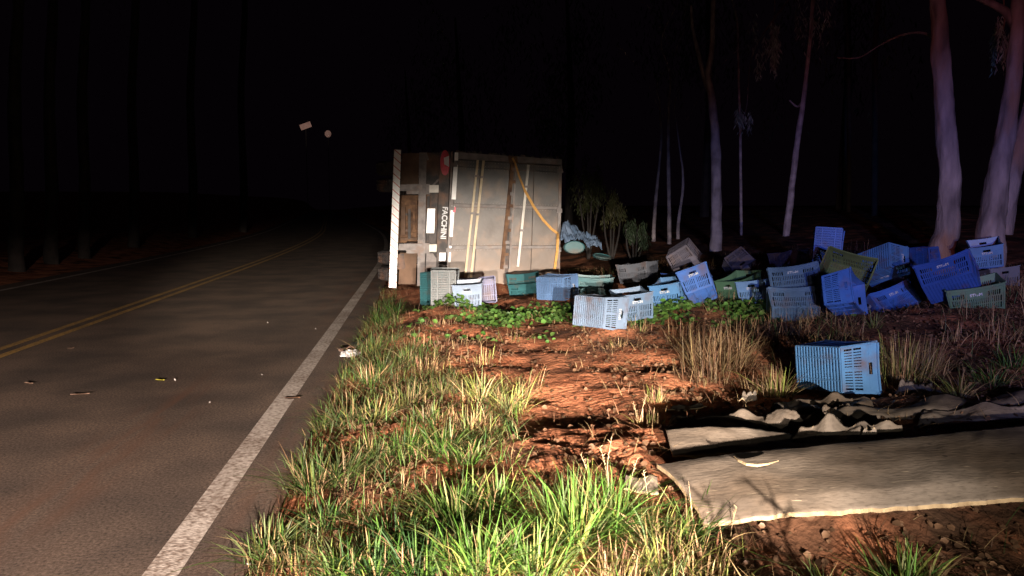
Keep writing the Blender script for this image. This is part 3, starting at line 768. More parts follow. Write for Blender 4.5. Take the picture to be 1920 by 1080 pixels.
def make_crate(pose, colour, label, texts=True, seed=0):
    t = empty('produce_crate', pose[0], Quaternion(pose[1]))
    tag(t, label, 'crate', GROUP)
    mat = M['crate_colors'][colour]
    Rm = Quaternion(pose[1]).to_matrix()
    for k, (nm, me) in CM.items():
        o = bpy.data.objects.new(nm, me); COL.objects.link(o); o.parent = t
        o.material_slots[0].link = 'OBJECT'; o.material_slots[0].material = mat
        if k != 'base':
            n = {'side_walla': (0, -1, 0), 'side_wallb': (0, 1, 0), 'end_walla': (1, 0, 0), 'end_wallb': (-1, 0, 0)}[k]
            if texts and (Rm @ Vector(n)).dot((CAM - Vector(pose[0])).normalized()) > .25:
                text_child(t, k) if 'side' in k else text_child(t, k)
    return t
for k, (c, lab) in CR.items():
    make_crate(POSES[k], c, lab, texts=k in ('c05', 'c07', 'c08', 'c09', 'c10', 'c15', 'c16', 'c18', 'c21', 'c22', 'c23', 'c25', 'c26', 'c27', 'c03', 'c02', 'c14'))
# a few more that the heap rests on
EX = [((4.75, 9.1, .22), Quaternion((0, 0, 1), .4), 'blue', 'deep blue crate buried under the topmost crates of the heap'),
      ((6.55, 9.0, .36), Quaternion((0, 0, 1), -.3), 'grey_teal', 'shadowed grey crate under the long deep blue crate'),
      ((3.75, 10.9, .27), Quaternion((0, 0, 1), .9), 'blue', 'shadowed blue crate that the dark violet overturned crate rests on'),
      ((5.35, 10.0, .30), Quaternion((0, 0, 1), -.5), 'blue', 'deep blue crate under the topmost upright one')]
for p, q, c, lab in EX: make_crate((p, tuple(q)), c, lab, texts=False)

# ------------------------------------------------------------------ cloth and drum pieces right of the truck
def wavy(name, corners, nx, ny, amp, thick, mat, edge_mat, seed, curl=None, parent=None, top_extra=None):
    """curved sheet between four place points (a, b, c, d), real thickness"""
    a, b, c, d = [Vector(p) for p in corners]
    V = []; 
    for j in range(ny + 1):
        for i in range(nx + 1):
            s, t = i / nx, j / ny
            p = (a * (1 - s) + b * s) * (1 - t) + (d * (1 - s) + c * s) * t
            n = amp * (mnoise.noise(Vector((s * 3.1 + seed, t * 1.7, seed * .7))) + .4 * mnoise.noise(Vector((s * 9 + seed, t * 4, 2.2))) + .25 * mnoise.noise(Vector((s * 25 + seed, t * 3, 6))))
            h = n + (curl(s, t) if curl else 0)
            eg = .012 * mnoise.noise(Vector((s * 22, seed, t * 9))) + .007 * mnoise.noise(Vector((s * 90, seed, t * 9))) if (j in (0, ny)) else 0
            V.append(Vector((p.x, p.y + eg, p.z + h)))
    n = len(V); W = V + [v - Vector((0, 0, thick)) for v in V]; Fc = []; mi = []
    def id_(i, j, k=0): return k * n + j * (nx + 1) + i
    for j in range(ny):
        for i in range(nx):
            Fc.append((id_(i, j), id_(i + 1, j), id_(i + 1, j + 1), id_(i, j + 1))); mi.append(0)
            Fc.append((id_(i, j + 1, 1), id_(i + 1, j + 1, 1), id_(i + 1, j, 1), id_(i, j, 1))); mi.append(0)
    for i in range(nx):
        Fc.append((id_(i, 0, 1), id_(i + 1, 0, 1), id_(i + 1, 0), id_(i, 0))); mi.append(1)
        Fc.append((id_(i, ny), id_(i + 1, ny), id_(i + 1, ny, 1), id_(i, ny, 1))); mi.append(1)
    for j in range(ny):
        Fc.append((id_(0, j), id_(0, j + 1), id_(0, j + 1, 1), id_(0, j, 1))); mi.append(1)
        Fc.append((id_(nx, j, 1), id_(nx, j + 1, 1), id_(nx, j + 1), id_(nx, j))); mi.append(1)
    o = mesh_obj(name, W, Fc, [mat, edge_mat], parent, False)
    o.data.polygons.foreach_set('material_index', mi)
    o.data.polygons.foreach_set('use_smooth', [m == 0 for m in mi]); o.data.update()
    return o
v_ = 13.6
o = wavy('crumpled_cloth', [atv(1050, 446, v_ - .2), atv(1130, 462, v_), atv(1118, 447, v_ + .6), atv(1056, 424, v_ + .4)], 90, 40, .10, .004, M['cloth'], M['cloth'], 4.1,
         lambda s, t: .07 * mnoise.noise(Vector((s * 14 + t * 5, t * 6, 1.5))) + .035 * mnoise.noise(Vector((s * 40, t * 22, 3))) + .10 * (1 - s) * t)
tag(o, 'crumpled greyish blue cloth draped over drums beside the truck roof corner', 'cloth')
def drum(name, c, r, h, tiltv, mat, label):
    t = empty(name, c); tag(t, label, 'drum', 'turquoise drums beside the truck')
    q = Vector(tiltv).normalized(); R = q.to_track_quat('Z', 'Y').to_matrix()
    prof = [(0, 0), (r * .9, 0), (r, .02), (r, h * .3), (r * 1.03, h * .33), (r, h * .36), (r, h * .7), (r * 1.03, h * .73), (r, h * .76), (r, h - .03), (r * .94, h)]
    n = 24; V = []; Fc = []
    for rad, z in prof:
        for k in range(n):
            an = 2 * math.pi * k / n; V.append(Vector(c) + R @ Vector((rad * math.cos(an), rad * math.sin(an), z)))
    for i in range(len(prof) - 1):
        for k in range(n): q2 = (k + 1) % n; Fc.append((i * n + k, i * n + q2, (i + 1) * n + q2, (i + 1) * n + k))
    mesh_obj('body', V, Fc, mat, t, True)
    V = [Vector(c) + R @ Vector((rad * math.cos(2 * math.pi * k / n), rad * math.sin(2 * math.pi * k / n), z)) for rad, z in ((r * .94, h), (r * .86, h - .012), (.001, h - .012)) for k in range(n)]
    Fc = [(i * n + k, i * n + (k + 1) % n, (i + 1) * n + (k + 1) % n, (i + 1) * n + k) for i in range(2) for k in range(n)]
    mesh_obj('lid', V, Fc, mat, t, False)
p = atv(1075, 467, 13.3)
drum('plastic_drum', (p.x + .08, p.y + .40, p.z), .19, .40, (-.15, -1, .12), M['drum'], 'turquoise squashed drum lying with its oval end toward us under the crumpled cloth')
for o_ in list(bpy.data.objects):
    if o_.name.startswith('plastic_drum'): o_.scale = (1, 1, .62)
p = atv(1128, 481, 13.0)
drum('tub_lid', (p.x, p.y, p.z - .03), .16, .05, (.12, -.2, 1), M['drum'], 'turquoise round tub lid lying right of the squashed drum')
bpy.data.objects['tub_lid']['category'] = 'lid'; del bpy.data.objects['tub_lid']['group']
for o_ in bpy.data.objects:
    if o_.type == 'EMPTY' and o_.name.startswith('plastic_drum'): del o_['group']
# dirty broken panel and earth heap leaning under the doors
o = wavy('splintered_board', [atv(948, 520, 13.9), atv(1010, 512, 13.9), atv(1008, 506, 14.2), atv(950, 511, 14.2)], 10, 3, .03, .12, M['steel_dark'], M['flap'], 2.0)
tag(o, 'brown splintered board lying against the bottom of the truck doors', 'board')

# ------------------------------------------------------------------ fallen bark sheets
def shp(z): return lambda px, py: atz(px, py, z)
def bark(label, pts, nx, ny, amp, th, seed, curl=None, edge='bark_edge'):
    C = [atz(px, py, z) for px, py, z in pts]
    o = wavy('bark_sheet', C, nx, ny, amp, th, M['bark_sheet'], M[edge], seed, curl)
    tag(o, label, 'bark', 'sheets of fallen bark on the verge'); return o
GRB = 'sheets of fallen bark on the verge'
bark('widest smooth brown bark sheet with a pale torn front edge, reaching the right frame edge',
     [(1322, 962, .20), (2060, 912, .24), (2060, 786, .30), (1232, 866, .27)], 220, 40, .016, .020, 1.3,
     lambda s, t: .025 * math.sin(math.pi * t) - .05 * max(0, .12 - s) * 3 - .03 * max(0, .15 - t) / .15)
bark('flat pale bark strip right behind the widest sheet, its left end lit',
     [(1262, 852, .23), (1660, 838, .17), (1600, 822, .18), (1248, 812, .25)], 60, 10, .02, .010, 5.2,
     lambda s, t: .03 * math.sin(s * 5) * t + .02 * t)
bark('humped curled bark strip standing up behind the middle of the widest sheet',
     [(1430, 800, .16), (1600, 826, .14), (1592, 800, .20), (1440, 782, .20)], 50, 12, .03, .009, 7.7,
     lambda s, t: .085 * abs(math.sin(s * 6.0 + .4)) * t ** 1.2)
bark('rear bark sheet in shadow stretching to the right frame edge',
     [(1540, 812, .13), (2080, 786, .20), (2080, 722, .30), (1560, 770, .20)], 90, 16, .035, .012, 9.1,
     lambda s, t: .05 * math.sin(math.pi * t) + .03 * t * math.sin(s * 21))
bark('small crumpled bark piece below the lone crate',
     [(1672, 745, .14), (1775, 752, .14), (1745, 716, .24), (1690, 720, .22)], 24, 10, .06, .010, 12.0)
bark('thin greenish bark scrap at the left end, in front of the red soil',
     [(1250, 770, .13), (1326, 764, .13), (1316, 755, .15), (1262, 762, .15)], 16, 6, .02, .008, 15.0)
bark('little pale upturned bark flap behind the right part of the widest sheet',
     [(1606, 828, .20), (1655, 830, .20), (1640, 806, .27), (1622, 804, .27)], 14, 10, .03, .008, 17.0)
bark('small grey twisted bark scrap between red soil and the lone crate',
     [(1385, 752, .15), (1420, 748, .15), (1418, 732, .22), (1395, 735, .20)], 14, 8, .05, .008, 19.0)
bark('crinkled bark flake lying just left of the rear shadowed sheet',
     [(1535, 785, .17), (1600, 790, .17), (1590, 762, .23), (1545, 765, .22)], 20, 10, .05, .008, 21.0)
bark('dim bark end low at the left, partly under the bright grass',
     [(1165, 915, .17), (1235, 925, .17), (1232, 893, .20), (1175, 893, .20)], 16, 8, .02, .010, 23.0)
fold = lambda k, f: (lambda s, t: k * .75 * max(0, .35 + mnoise.noise(Vector((s * f * .8 + k * 31, t * 1.1, f)))) * (.3 + .8 * t))
bark('dark crumpled bark fold at the back edge of the widest sheet, middle', [(1480, 838, .18), (1700, 832, .18), (1690, 806, .24), (1500, 810, .22)], 60, 16, .02, .008, 27.0, fold(.14, 5))
bark('crumpled bark heap left of the rear shadowed sheet, under the lone crate', [(1440, 782, .15), (1640, 776, .17), (1630, 752, .21), (1460, 756, .18)], 60, 16, .02, .008, 29.0, fold(.10, 5))
bark('narrow wrinkled bark strip running along behind the left pale strip', [(1250, 800, .15), (1440, 806, .15), (1436, 786, .18), (1262, 782, .17)], 50, 12, .015, .007, 31.0, fold(.08, 5))
bark('flat dark bark piece at the far right behind the widest sheet', [(1720, 800, .20), (1960, 786, .22), (1950, 764, .26), (1730, 776, .22)], 50, 12, .02, .009, 33.0, fold(.09, 4))
# thin curved split lying on the wide sheet
mb = MB(); P = [atz(px, py, .318) for px, py in ((1376, 856), (1385, 864), (1400, 871), (1420, 873), (1440, 870), (1460, 864))]
mb.tube(P, [.002, .006, .007, .007, .005, .002], 6); o = mb.build('twig', M['bark_edge']); tag(o, 'thin pale curved twig lying on the wide bark sheet', 'twig')

# ------------------------------------------------------------------ grasses
def blades(name, base, h, ang, lean, w, col, mat, droop=None, seg=4):
    n = len(base); ts = np.linspace(0, 1, seg + 1)
    d = np.stack([np.cos(ang), np.sin(ang), np.zeros(n)], 1)
    tw = ang + np.pi / 2 + RNG.normal(0, .5, n)
    sd = np.stack([np.cos(tw), np.sin(tw), np.zeros(n)], 1)
    if droop is None: droop = RNG.uniform(.15, 1.35, n)
    V = np.zeros((n, seg + 1, 2, 3)); 
    for k, t in enumerate(ts):
        out = (lean * t + lean * droop * t ** 2.2)
        zz = t * (1 - .12 * lean) - droop * lean * .45 * t ** 3
        p = base + d * (h * out)[:, None]; p[:, 2] += h * zz
        wd = w * (0.75 + .5 * t) * (1 - t ** 2.2) + .0006
        V[:, k, 0] = p - sd * wd[:, None] / 2; V[:, k, 1] = p + sd * wd[:, None] / 2
    V = V.reshape(n, -1, 3)
    fi = np.array([[2 * k, 2 * k + 1, 2 * k + 3, 2 * k + 2] for k in range(seg)])
    Fq = (np.arange(n)[:, None, None] * (2 * (seg + 1)) + fi[None]).reshape(-1, 4)
    cols = np.repeat(col[:, None, :], 2 * (seg + 1), 1).copy()
    g = np.repeat(np.linspace(0, 1, seg + 1), 2)[None, :, None]
    cols = np.clip(cols, 0, 1).reshape(-1, 3)
    return np_mesh(name, V.reshape(-1, 3), Fq, mat, colors=cols)
GREEN = np.array([.095, .200, .032]); DGREEN = np.array([.045, .105, .030]); YEL = np.array([.26, .29, .075]); STRAW = np.array([.42, .29, .15]); RED = np.array([.24, .125, .070]); PALE = np.array([.15, .20, .075])
acc = {}
def push(kind, base, h, ang, lean, w, col):
    acc.setdefault(kind, []).append((base, h, ang, lean, w, col))
def tuft(px, py, hpx, wpx, n, mix, kind='green_grass', lean=.45, w=.007, fan=1.0):
    p = gpt(px, py); dist = (p - CAM).dot(FW); m = dist / F_PX
    r = wpx * m * .5; hh = hpx * m
    dry = any(mix is g_ for g_ in (S1, S2))
    q = RNG.normal(0, .62 if dry else .32, (n, 2)) * np.array([r, r * .8]) * .9
    if dry: lean = .16
    n = int(n * .85); q = RNG.normal(0, .62 if dry else .38, (n, 2)) * np.array([r, r * .8]) * .9
    b = np.zeros((n, 3)); b[:, 0] = p.x + q[:, 0]; b[:, 1] = p.y + q[:, 1]; b[:, 2] = ground(b[:, 0], b[:, 1]) - .01
    ang = np.arctan2(q[:, 1], q[:, 0]) + RNG.normal(0, .7, n)
    le = np.clip(np.abs(RNG.normal(lean + .08, .34, n)) * fan, .05, 1.5)
    h = hh * .9 * RNG.uniform(.25, 1.1, n) ** .9
    cols = np.array([c for c, _ in mix]); pr = np.array([x for _, x in mix], float); pr /= pr.sum()
    c = cols[RNG.choice(len(mix), n, p=pr)] * RNG.uniform(.45, 1.25, (n, 1)) * RNG.uniform(.9, 1.1, (n, 3)) * RNG.uniform(.6, 1.2)
    push(kind, b, h, ang, le, np.full(n, w) * RNG.uniform(.35, 1.5, n), c)
G1 = [(GREEN, 6), (YEL, 2), (PALE, 2), (STRAW, .7)]; G2 = [(PALE, 5), (GREEN, 2), (STRAW, 2), (YEL, 1)]; G3 = [(DGREEN, 5), (GREEN, 3), (STRAW, .8)]
S1 = [(STRAW, 5), (YEL, 2), (RED, 1.5)]; S2 = [(RED, 4), (STRAW, 4)]; S3 = [(STRAW, 5), (YEL, 4), (PALE, 3)]
for a in [
 # bright foreground
 (1080, 1010, 140, 190, 420, G1), (1150, 985, 130, 110, 220, G1), (1000, 1080, 120, 150, 260, G1), (900, 1075, 130, 160, 300, G1),
 (850, 985, 110, 120, 260, G1), (930, 960, 90, 90, 140, G1), (790, 1080, 110, 150, 260, G3), (700, 1085, 100, 140, 260, G3),
 (640, 1080, 85, 110, 190, G2), (740, 1010, 80, 120, 200, G3), (1250, 1070, 120, 120, 220, S3), (1320, 1080, 90, 110, 160, S1),
 (1230, 1010, 90, 90, 140, S3), (1300, 1010, 110, 60, 60, G1), (1690, 1110, 110, 110, 190, G1), (1560, 1110, 60, 120, 60, G2), (1740, 1100, 80, 60, 60, S3),
 (1160, 1090, 90, 120, 200, S1),
 (500, 1040, 85, 110, 240, G2), (540, 1060, 60, 120, 160, S3), (590, 920, 95, 110, 280, G2), (640, 900, 80, 90, 200, G2), (600, 985, 60, 120, 150, G3),
 (830, 850, 75, 110, 260, G1), (760, 850, 70, 100, 200, G1), (700, 860, 60, 110, 180, G2), (880, 870, 60, 70, 120, G1),
 (650, 795, 70, 90, 190, G2), (700, 790, 60, 90, 150, S3), (610, 800, 50, 60, 120, G2), (760, 760, 65, 100, 220, S3), (830, 740, 60, 90, 180, S3),
 (900, 750, 70, 90, 200, S3), (955, 770, 80, 80, 200, S3), (985, 740, 60, 60, 90, S1), (800, 790, 50, 100, 150, G2), (880, 800, 45, 90, 120, S1),
 (720, 700, 60, 70, 200, G2), (760, 680, 50, 70, 170, G2), (700, 660, 55, 60, 170, G2), (690, 720, 50, 60, 150, G2), (800, 700, 45, 80, 130, S2),
 (735, 640, 40, 50, 120, G2), (715, 610, 40, 50, 120, G3), (780, 650, 35, 70, 110, S2), (740, 590, 45, 40, 120, G3), (850, 650, 28, 90, 90, S2), (905, 680, 35, 60, 80, S1),
 # dry tufts further right
 (1350, 690, 100, 90, 330, S2), (1310, 680, 85, 60, 200, S2), (1385, 680, 70, 60, 170, S2), (1330, 715, 60, 90, 150, S2), (1455, 745, 75, 50, 190, S1), (1420, 735, 50, 50, 110, S2),
 (1230, 755, 42, 36, 90, S1), (1215, 800, 45, 40, 60, S1), (1700, 715, 115, 90, 330, S1), (1665, 700, 90, 50, 140, S1), (1740, 700, 80, 60, 130, S2), (1800, 745, 75, 45, 130, S3),
 (1860, 720, 60, 110, 120, G3), (1900, 690, 60, 70, 90, G3), (1640, 615, 45, 40, 60, S3), (1590, 625, 40, 50, 60, S1), (1200, 620, 36, 36, 60, S1), (1160, 650, 25, 30, 40, S1),
 (1500, 620, 50, 60, 60, S2), (1280, 640, 55, 60, 110, S2), (1790, 640, 50, 40, 40, S2), (1850, 640, 45, 80, 70, S2), (1770, 690, 40, 60, 60, S2),
 (960, 640, 28, 60, 60, S1), (1010, 600, 25, 60, 60, S1), (880, 590, 22, 60, 60, S2), (820, 610, 25, 60, 70, S2),
]:
    tuft(*a[:5], a[5], 'green_grass' if any(a[5] is g_ for g_ in (G1, G2, G3)) else 'dry_grass', w=.0078 if a[1] > 780 else .006)
# grass of the verge that goes on below the frame, towards us
for k in range(26):
    x = RNG.uniform(.9, 3.2); y = RNG.uniform(1.3, 2.25) - .12 * (x - 1); m = RNG.integers(40, 90)
    b = np.zeros((m, 3)); b[:, 0] = x + RNG.normal(0, .07, m); b[:, 1] = y + RNG.normal(0, .07, m); b[:, 2] = ground(b[:, 0], b[:, 1])
    push('dry_grass' if k % 2 else 'green_grass', b, RNG.uniform(.14, .30, m), RNG.uniform(0, 6.28, m), np.abs(RNG.normal(.5, .3, m)), np.full(m, .008), np.tile(STRAW if k % 2 else GREEN, (m, 1)) * RNG.uniform(.6, 1.2, (m, 1)))
def scatter(kind, n, fn, hr, mix, w=.005, lean=.6):
    u = RNG.uniform(-1.0, 9, n * 6); v = RNG.uniform(2.2, 15, n * 6)
    k = RNG.random(n * 6) < fn(u, v); u, v = u[k][:n], v[k][:n]; n = len(u)
    b = np.stack([u, v, ground(u, v) - .005], 1)
    cols = np.array([c for c, _ in mix]); pr = np.array([x for _, x in mix], float); pr /= pr.sum()
    c = cols[RNG.choice(len(mix), n, p=pr)] * RNG.uniform(.6, 1.3, (n, 1))
    push(kind, b, RNG.uniform(*hr, n), RNG.uniform(0, 6.28, n), np.abs(RNG.normal(lean, .35, n)), np.full(n, w) * RNG.uniform(.6, 1.2, n), c)
def zoneA(u, v):
    e = np.interp(v, [2, 3, 4, 5, 7, 9, 11], [2.0, 1.35, .55, .62, .25, -.2, -.45])
    return ((u > -.80) & (u < e)) * np.clip(.55 + 1.6 * fbm(u * 2.3, v * 2.3, 71, 3), .05, 1)
def zoneB(u, v):
    path = np.exp(-((u - (.75 + .1 * (v - 4.5))) / .45) ** 2) * (v > 3.9)
    return np.clip((.35 + 1.4 * fbm(u * 1.1, v * 1.1, 81, 3)), 0.02, 1) * (u > -.75) * (1 - .93 * path) * .6
scatter('green_grass', 17000, zoneA, (.04, .16), G2 + [(DGREEN, 4)], .005)
scatter('dry_grass', 9000, zoneA, (.03, .12), S2, .004, .9)
scatter('dry_grass', 4200, lambda u, v: ((u > 1.0) & (v < 3.3)) * np.clip(.5 + 1.5 * fbm(u * 2.4, v * 2.4, 88, 3), 0.05, 1), (.04, .15), [(RED * .6, 5), (STRAW * .7, 2), (DGREEN, 1)], .005, 1.0)  # near blades in darkened tones, shade put into their colour
scatter('dry_grass', 15000, zoneB, (.03, .13), S2, .004, .9)
scatter('dry_grass', 6000, lambda u, v: ((u > 2.8) & (v > 5.8)) * np.clip(.3 + 1.8 * fbm(u * 1.4, v * 1.4, 85, 3), 0, 1), (.10, .28), S2 + [(DGREEN, 2)], .005, .45)
for kind, L_ in acc.items():
    A = [np.concatenate([x[i] for x in L_]) for i in range(6)]
    ok = (A[0][:, 0] - bend(A[0][:, 1])) > -.80
    A = [a[ok] for a in A]
    o = blades(kind, A[0], A[1], A[2], A[3], A[4], A[5], M['tone'])
    tag(o, {'green_grass': 'green and pale grass growing along the asphalt edge', 'dry_grass': 'dry reddish straw coloured grass on the soil'}[kind], 'grass', kind='stuff')
# seed stalks that stand above the rest
st = []
mb = MB()
for (x, y, h, dx) in ((1.36, 1.55, .44, .05), (1.44, 1.6, .42, .02), (1.75, 1.45, .38, -.05), (1.15, 1.7, .36, .03), (2.1, 1.4, .38, .06)):
    z = gz(x, y); mb.tube([Vector((x + dx * t * t, y, z + h * t)) for t in (0, .4, .75, 1)], [.006, .006, .005, .003], 5)
    for k in range(4):
        t = .3 + .18 * k; c = Vector((x + dx * t * t, y, z + h * t)); mb.tube([c, c + Vector((.06 * (-1) ** k, .01, .07)), c + Vector((.11 * (-1) ** k, .02, .06))], [.006, .008, .002], 4)
for (px, py, hpx, dx) in ((1135, 930, 110, 10), (1140, 930, 95, -16), (1110, 940, 90, -22), (1180, 930, 70, 14), (1215, 960, 80, -10), (1370, 1010, 60, 10), (1200, 800, 60, 12), (1195, 800, 45, -8)):
    p = gpt(px, py); m = (p - CAM).dot(FW) / F_PX
    q = [p + Vector((dx * m * t * t, 0, hpx * m * t)) for t in (0, .35, .7, 1)]
    mb.tube(q, [.002, .0018, .0015, .001], 5)
    for t in np.linspace(.65, 1, 7):
        c = p + Vector((dx * m * t * t, 0, hpx * m * t)); an = random.uniform(0, 6.28)
        mb.tube([c, c + Vector((math.cos(an) * .014, math.sin(an) * .014, .012))], [.0022, .0007], 4)
o = mb.build('seed_stalks', M['bark_edge']); tag(o, 'thin dry seed stalks rising among the bright grass', 'stalks', kind='stuff')

# leafy creeper on the soil in front of the crates
def leaves(name, C, size, col, mat, flat=.5):
    n = len(C)
    nz = np.stack([RNG.normal(0, flat, n), RNG.normal(-.3, flat, n), np.ones(n)], 1); nz /= np.linalg.norm(nz, axis=1)[:, None]
    a = RNG.uniform(0, 6.28, n); x = np.stack([np.cos(a), np.sin(a), np.zeros(n)], 1)
    x -= nz * (x * nz).sum(1)[:, None]; x /= np.linalg.norm(x, axis=1)[:, None]; y = np.cross(nz, x)
    sh = np.array([(0, 0), (.35, -.42), (.75, -.38), (1.05, 0), (.75, .38), (.35, .42)])
    V = C[:, None, :] + size[:, None, None] * (x[:, None, :] * sh[None, :, :1] + y[:, None, :] * sh[None, :, 1:]) 
    V += nz[:, None, :] * (size[:, None, None] * np.array([0, .10, .10, -.12, .10, .10])[None, :, None])
    base = np.arange(n)[:, None, None] * 6
    Fq = (base + np.array([[0, 1, 2, 3], [0, 3, 4, 5]])[None]).reshape(-1, 4)
    return np_mesh(name, V.reshape(-1, 3), Fq, mat, colors=np.repeat(col, 6, 0))
n = 60000
u = RNG.uniform(-.6, 4.8, n); v = RNG.uniform(7.2, 12.5, n)
px_w = np.clip(1.0 - np.abs(v - (9.4 - .05 * u)) / 1.5, 0, 1) * sstep(-.5, .4, u)
d = px_w * np.clip(.30 + 2.2 * fbm(u * 1.5, v * 1.5, 91, 3), 0, 1)
k = RNG.random(n) < d * .95
u, v = u[k], v[k]; n = len(u)
hgt = np.clip(.05 + .22 * fbm(u * 2.3, v * 2.3, 95, 2), .01, .2)
C = np.stack([u, v, ground(u, v) + RNG.uniform(.0, 1, n) * hgt], 1)
lc = np.array([.062, .125, .026]) * RNG.uniform(.5, 1.7, (n, 1)) * RNG.uniform(.85, 1.15, (n, 3))
o = leaves('creeper_leaves', C, RNG.uniform(.035, .085, n), lc, M['leaf'], .6)
tag(o, 'low leafy green creeper covering the soil in front of the crates', 'creeper', kind='stuff')
# clods and litter on the soil
mb = MB()
def clod(mb, c, r):
    b0 = len(mb.v); R = Matrix.Rotation(random.uniform(0, 6), 3, 'Z') @ Matrix.Rotation(random.uniform(0, 1), 3, 'X')
    pts = [(1, 0, 0), (-1, 0, 0), (0, 1, 0), (0, -1, 0), (0, 0, .8), (0, 0, -.8)]
    for p in pts: mb.v.append(Vector(c) + R @ (Vector(p) * r * random.uniform(.6, 1.2)))
    for f in ((0, 2, 4), (2, 1, 4), (1, 3, 4), (3, 0, 4), (2, 0, 5), (1, 2, 5), (3, 1, 5), (0, 3, 5)): mb.f.append(tuple(b0 + i for i in f))
cu_ = RNG.uniform(-.7, 6.5, 3600); cv_ = RNG.uniform(2.6, 12.5, 3600); kk = RNG.random(len(cu_)) > .7 * np.exp(-((cu_ - (1.0 + .12 * (cv_ - 4.5))) / .7) ** 2) * (cv_ > 4.3); cu_, cv_ = cu_[kk], cv_[kk]; cz_ = ground(cu_, cv_)
for a, b, c in zip(cu_, cv_, cz_): clod(mb, (a, b, c), random.uniform(.003, .009) if random.random() < .96 else random.uniform(.009, .015))
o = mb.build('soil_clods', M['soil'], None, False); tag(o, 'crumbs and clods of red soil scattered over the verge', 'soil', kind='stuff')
n = 12000
u = RNG.uniform(-.6, 7, n); v = RNG.uniform(2.1, 9, n); kk = RNG.random(n) > .75 * np.exp(-((u - (1.0 + .12 * (v - 4.5))) / .7) ** 2) * (v > 4.3); u, v = u[kk], v[kk]; n = len(u); C = np.stack([u, v, ground(u, v) + .012], 1)
lc = np.array([.15, .085, .05]) * RNG.uniform(.25, 1.7, (n, 1))
o = leaves('leaf_litter', C, RNG.uniform(.012, .045, n), lc, M['leaf'], .45); tag(o, 'dead brown leaf litter lying on the verge', 'litter', kind='stuff')

# ------------------------------------------------------------------ small things on the road
def road_leaf(px, py, L, Wd, mat, name, label, cat='leaf', lift=.006):
    p = atz(px, py, 0.006); mb = MB(); n = 9
    an = random.uniform(-.4, .4); ca, sa = math.cos(an), math.sin(an)
    def q(a, b, z): return (p.x + a * ca - b * sa, p.y + a * sa + b * ca, .006 + z)
    top, bot = [], []
    for i in range(n):
        t = i / (n - 1); w = Wd * math.sin(math.pi * t) ** .7 + .001; z = lift * (1 - math.sin(math.pi * t)) + .002
        top.append((q(L * (t - .5), w, z + lift * .8), q(L * (t - .5), 0, z), q(L * (t - .5), -w, z + lift * .8)))
    V = [x for r in top for x in r]; Fc = []
    for i in range(n - 1):
        for j in range(2): Fc.append((i * 3 + j, i * 3 + j + 1, i * 3 + j + 4, i * 3 + j + 3))
    k = len(V); V += [(x, y, z + .0015) for x, y, z in V]; Fc += [tuple(k + i for i in reversed(f)) for f in list(Fc)]
    o = mesh_obj(name, V, Fc, mat); tag(o, label, cat); return o
mY = noise_mat('yellow_green_leaf', (.35, .36, .04), (.55, .5, .08), 20, .5, 0)
mW = noise_mat('pale_grit', (.25, .23, .21), (.42, .4, .37), 20, .6, 0)
mBr = noise_mat('brown_leaf', (.17, .11, .075), (.30, .20, .14), 20, .7, 0)
road_leaf(300, 714, .085, .022, mY, 'fallen_leaf', 'yellow green leaf on the asphalt left of the white line')
road_leaf(150, 741, .14, .018, mBr, 'fallen_leaf', 'brown curled leaf on the asphalt, left of the yellow green leaf')
road_leaf(54, 720, .09, .014, mBr, 'fallen_leaf', 'small brown leaf near the left frame edge on the asphalt')
road_leaf(548, 748, .12, .03, M['rust'], 'fallen_leaf', 'reddish leaf lying on the edge of the white line')
road_leaf(133, 654, .06, .014, mBr, 'fallen_leaf', 'tiny dull leaf on the asphalt close to the yellow lines')
for (px, py, r, lab) in ((491, 703, .014, 'tiny pale pebble between the leaf and the white line'), (502, 605, .014, 'tiny pale pebble further up the lane'),
                         (328, 713, .018, 'small pale pebble just right of the yellow green leaf'), (393, 755, .012, 'tiny pale pebble in the middle of the lane'),
                         (466, 1060, .016, 'pale pebble at the asphalt edge beside the lower grass'), (592, 617, .012, 'tiny dark pebble by the far part of the lane')):
    p = atz(px, py, .004); mb = MB(); clod(mb, (p.x, p.y, .004 + r * .4), r * .75); o = mb.build('pebble', mW); tag(o, lab, 'pebble', 'pebbles on the asphalt')
# white crumpled bag and black scrap at the asphalt edge
bm = bmesh.new(); bmesh.ops.create_icosphere(bm, subdivisions=4, radius=1)
p = atz(657, 666, 0.02)
for v in bm.verts:
    n_ = mnoise.noise(v.co * 2.2) * .35 + mnoise.noise(v.co * 6) * .18
    v.co = Vector((v.co.x * .095, v.co.y * .08, max(v.co.z, -.3) * .045)) * (1 + n_) + Vector((p.x, p.y, .03))
me = bpy.data.meshes.new('crumpled_bag'); bm.to_mesh(me); bm.free(); me.materials.append(M['bag'])
o = bpy.data.objects.new('crumpled_bag', me); COL.objects.link(o); tag(o, 'small white crumpled plastic bag at the edge of the asphalt', 'bag')
q0 = atz(660, 652, .03)
o = wavy('rubber_scrap', [(q0.x - .13, q0.y - .12, .03), (q0.x + .05, q0.y - .10, .05), (q0.x + .14, q0.y + .40, .09), (q0.x + .02, q0.y + .40, .03)], 12, 12, .03, .02, M['rubber'], M['rubber'], 3.3)
tag(o, 'black rubber scrap lying behind the white bag at the asphalt edge', 'scrap')

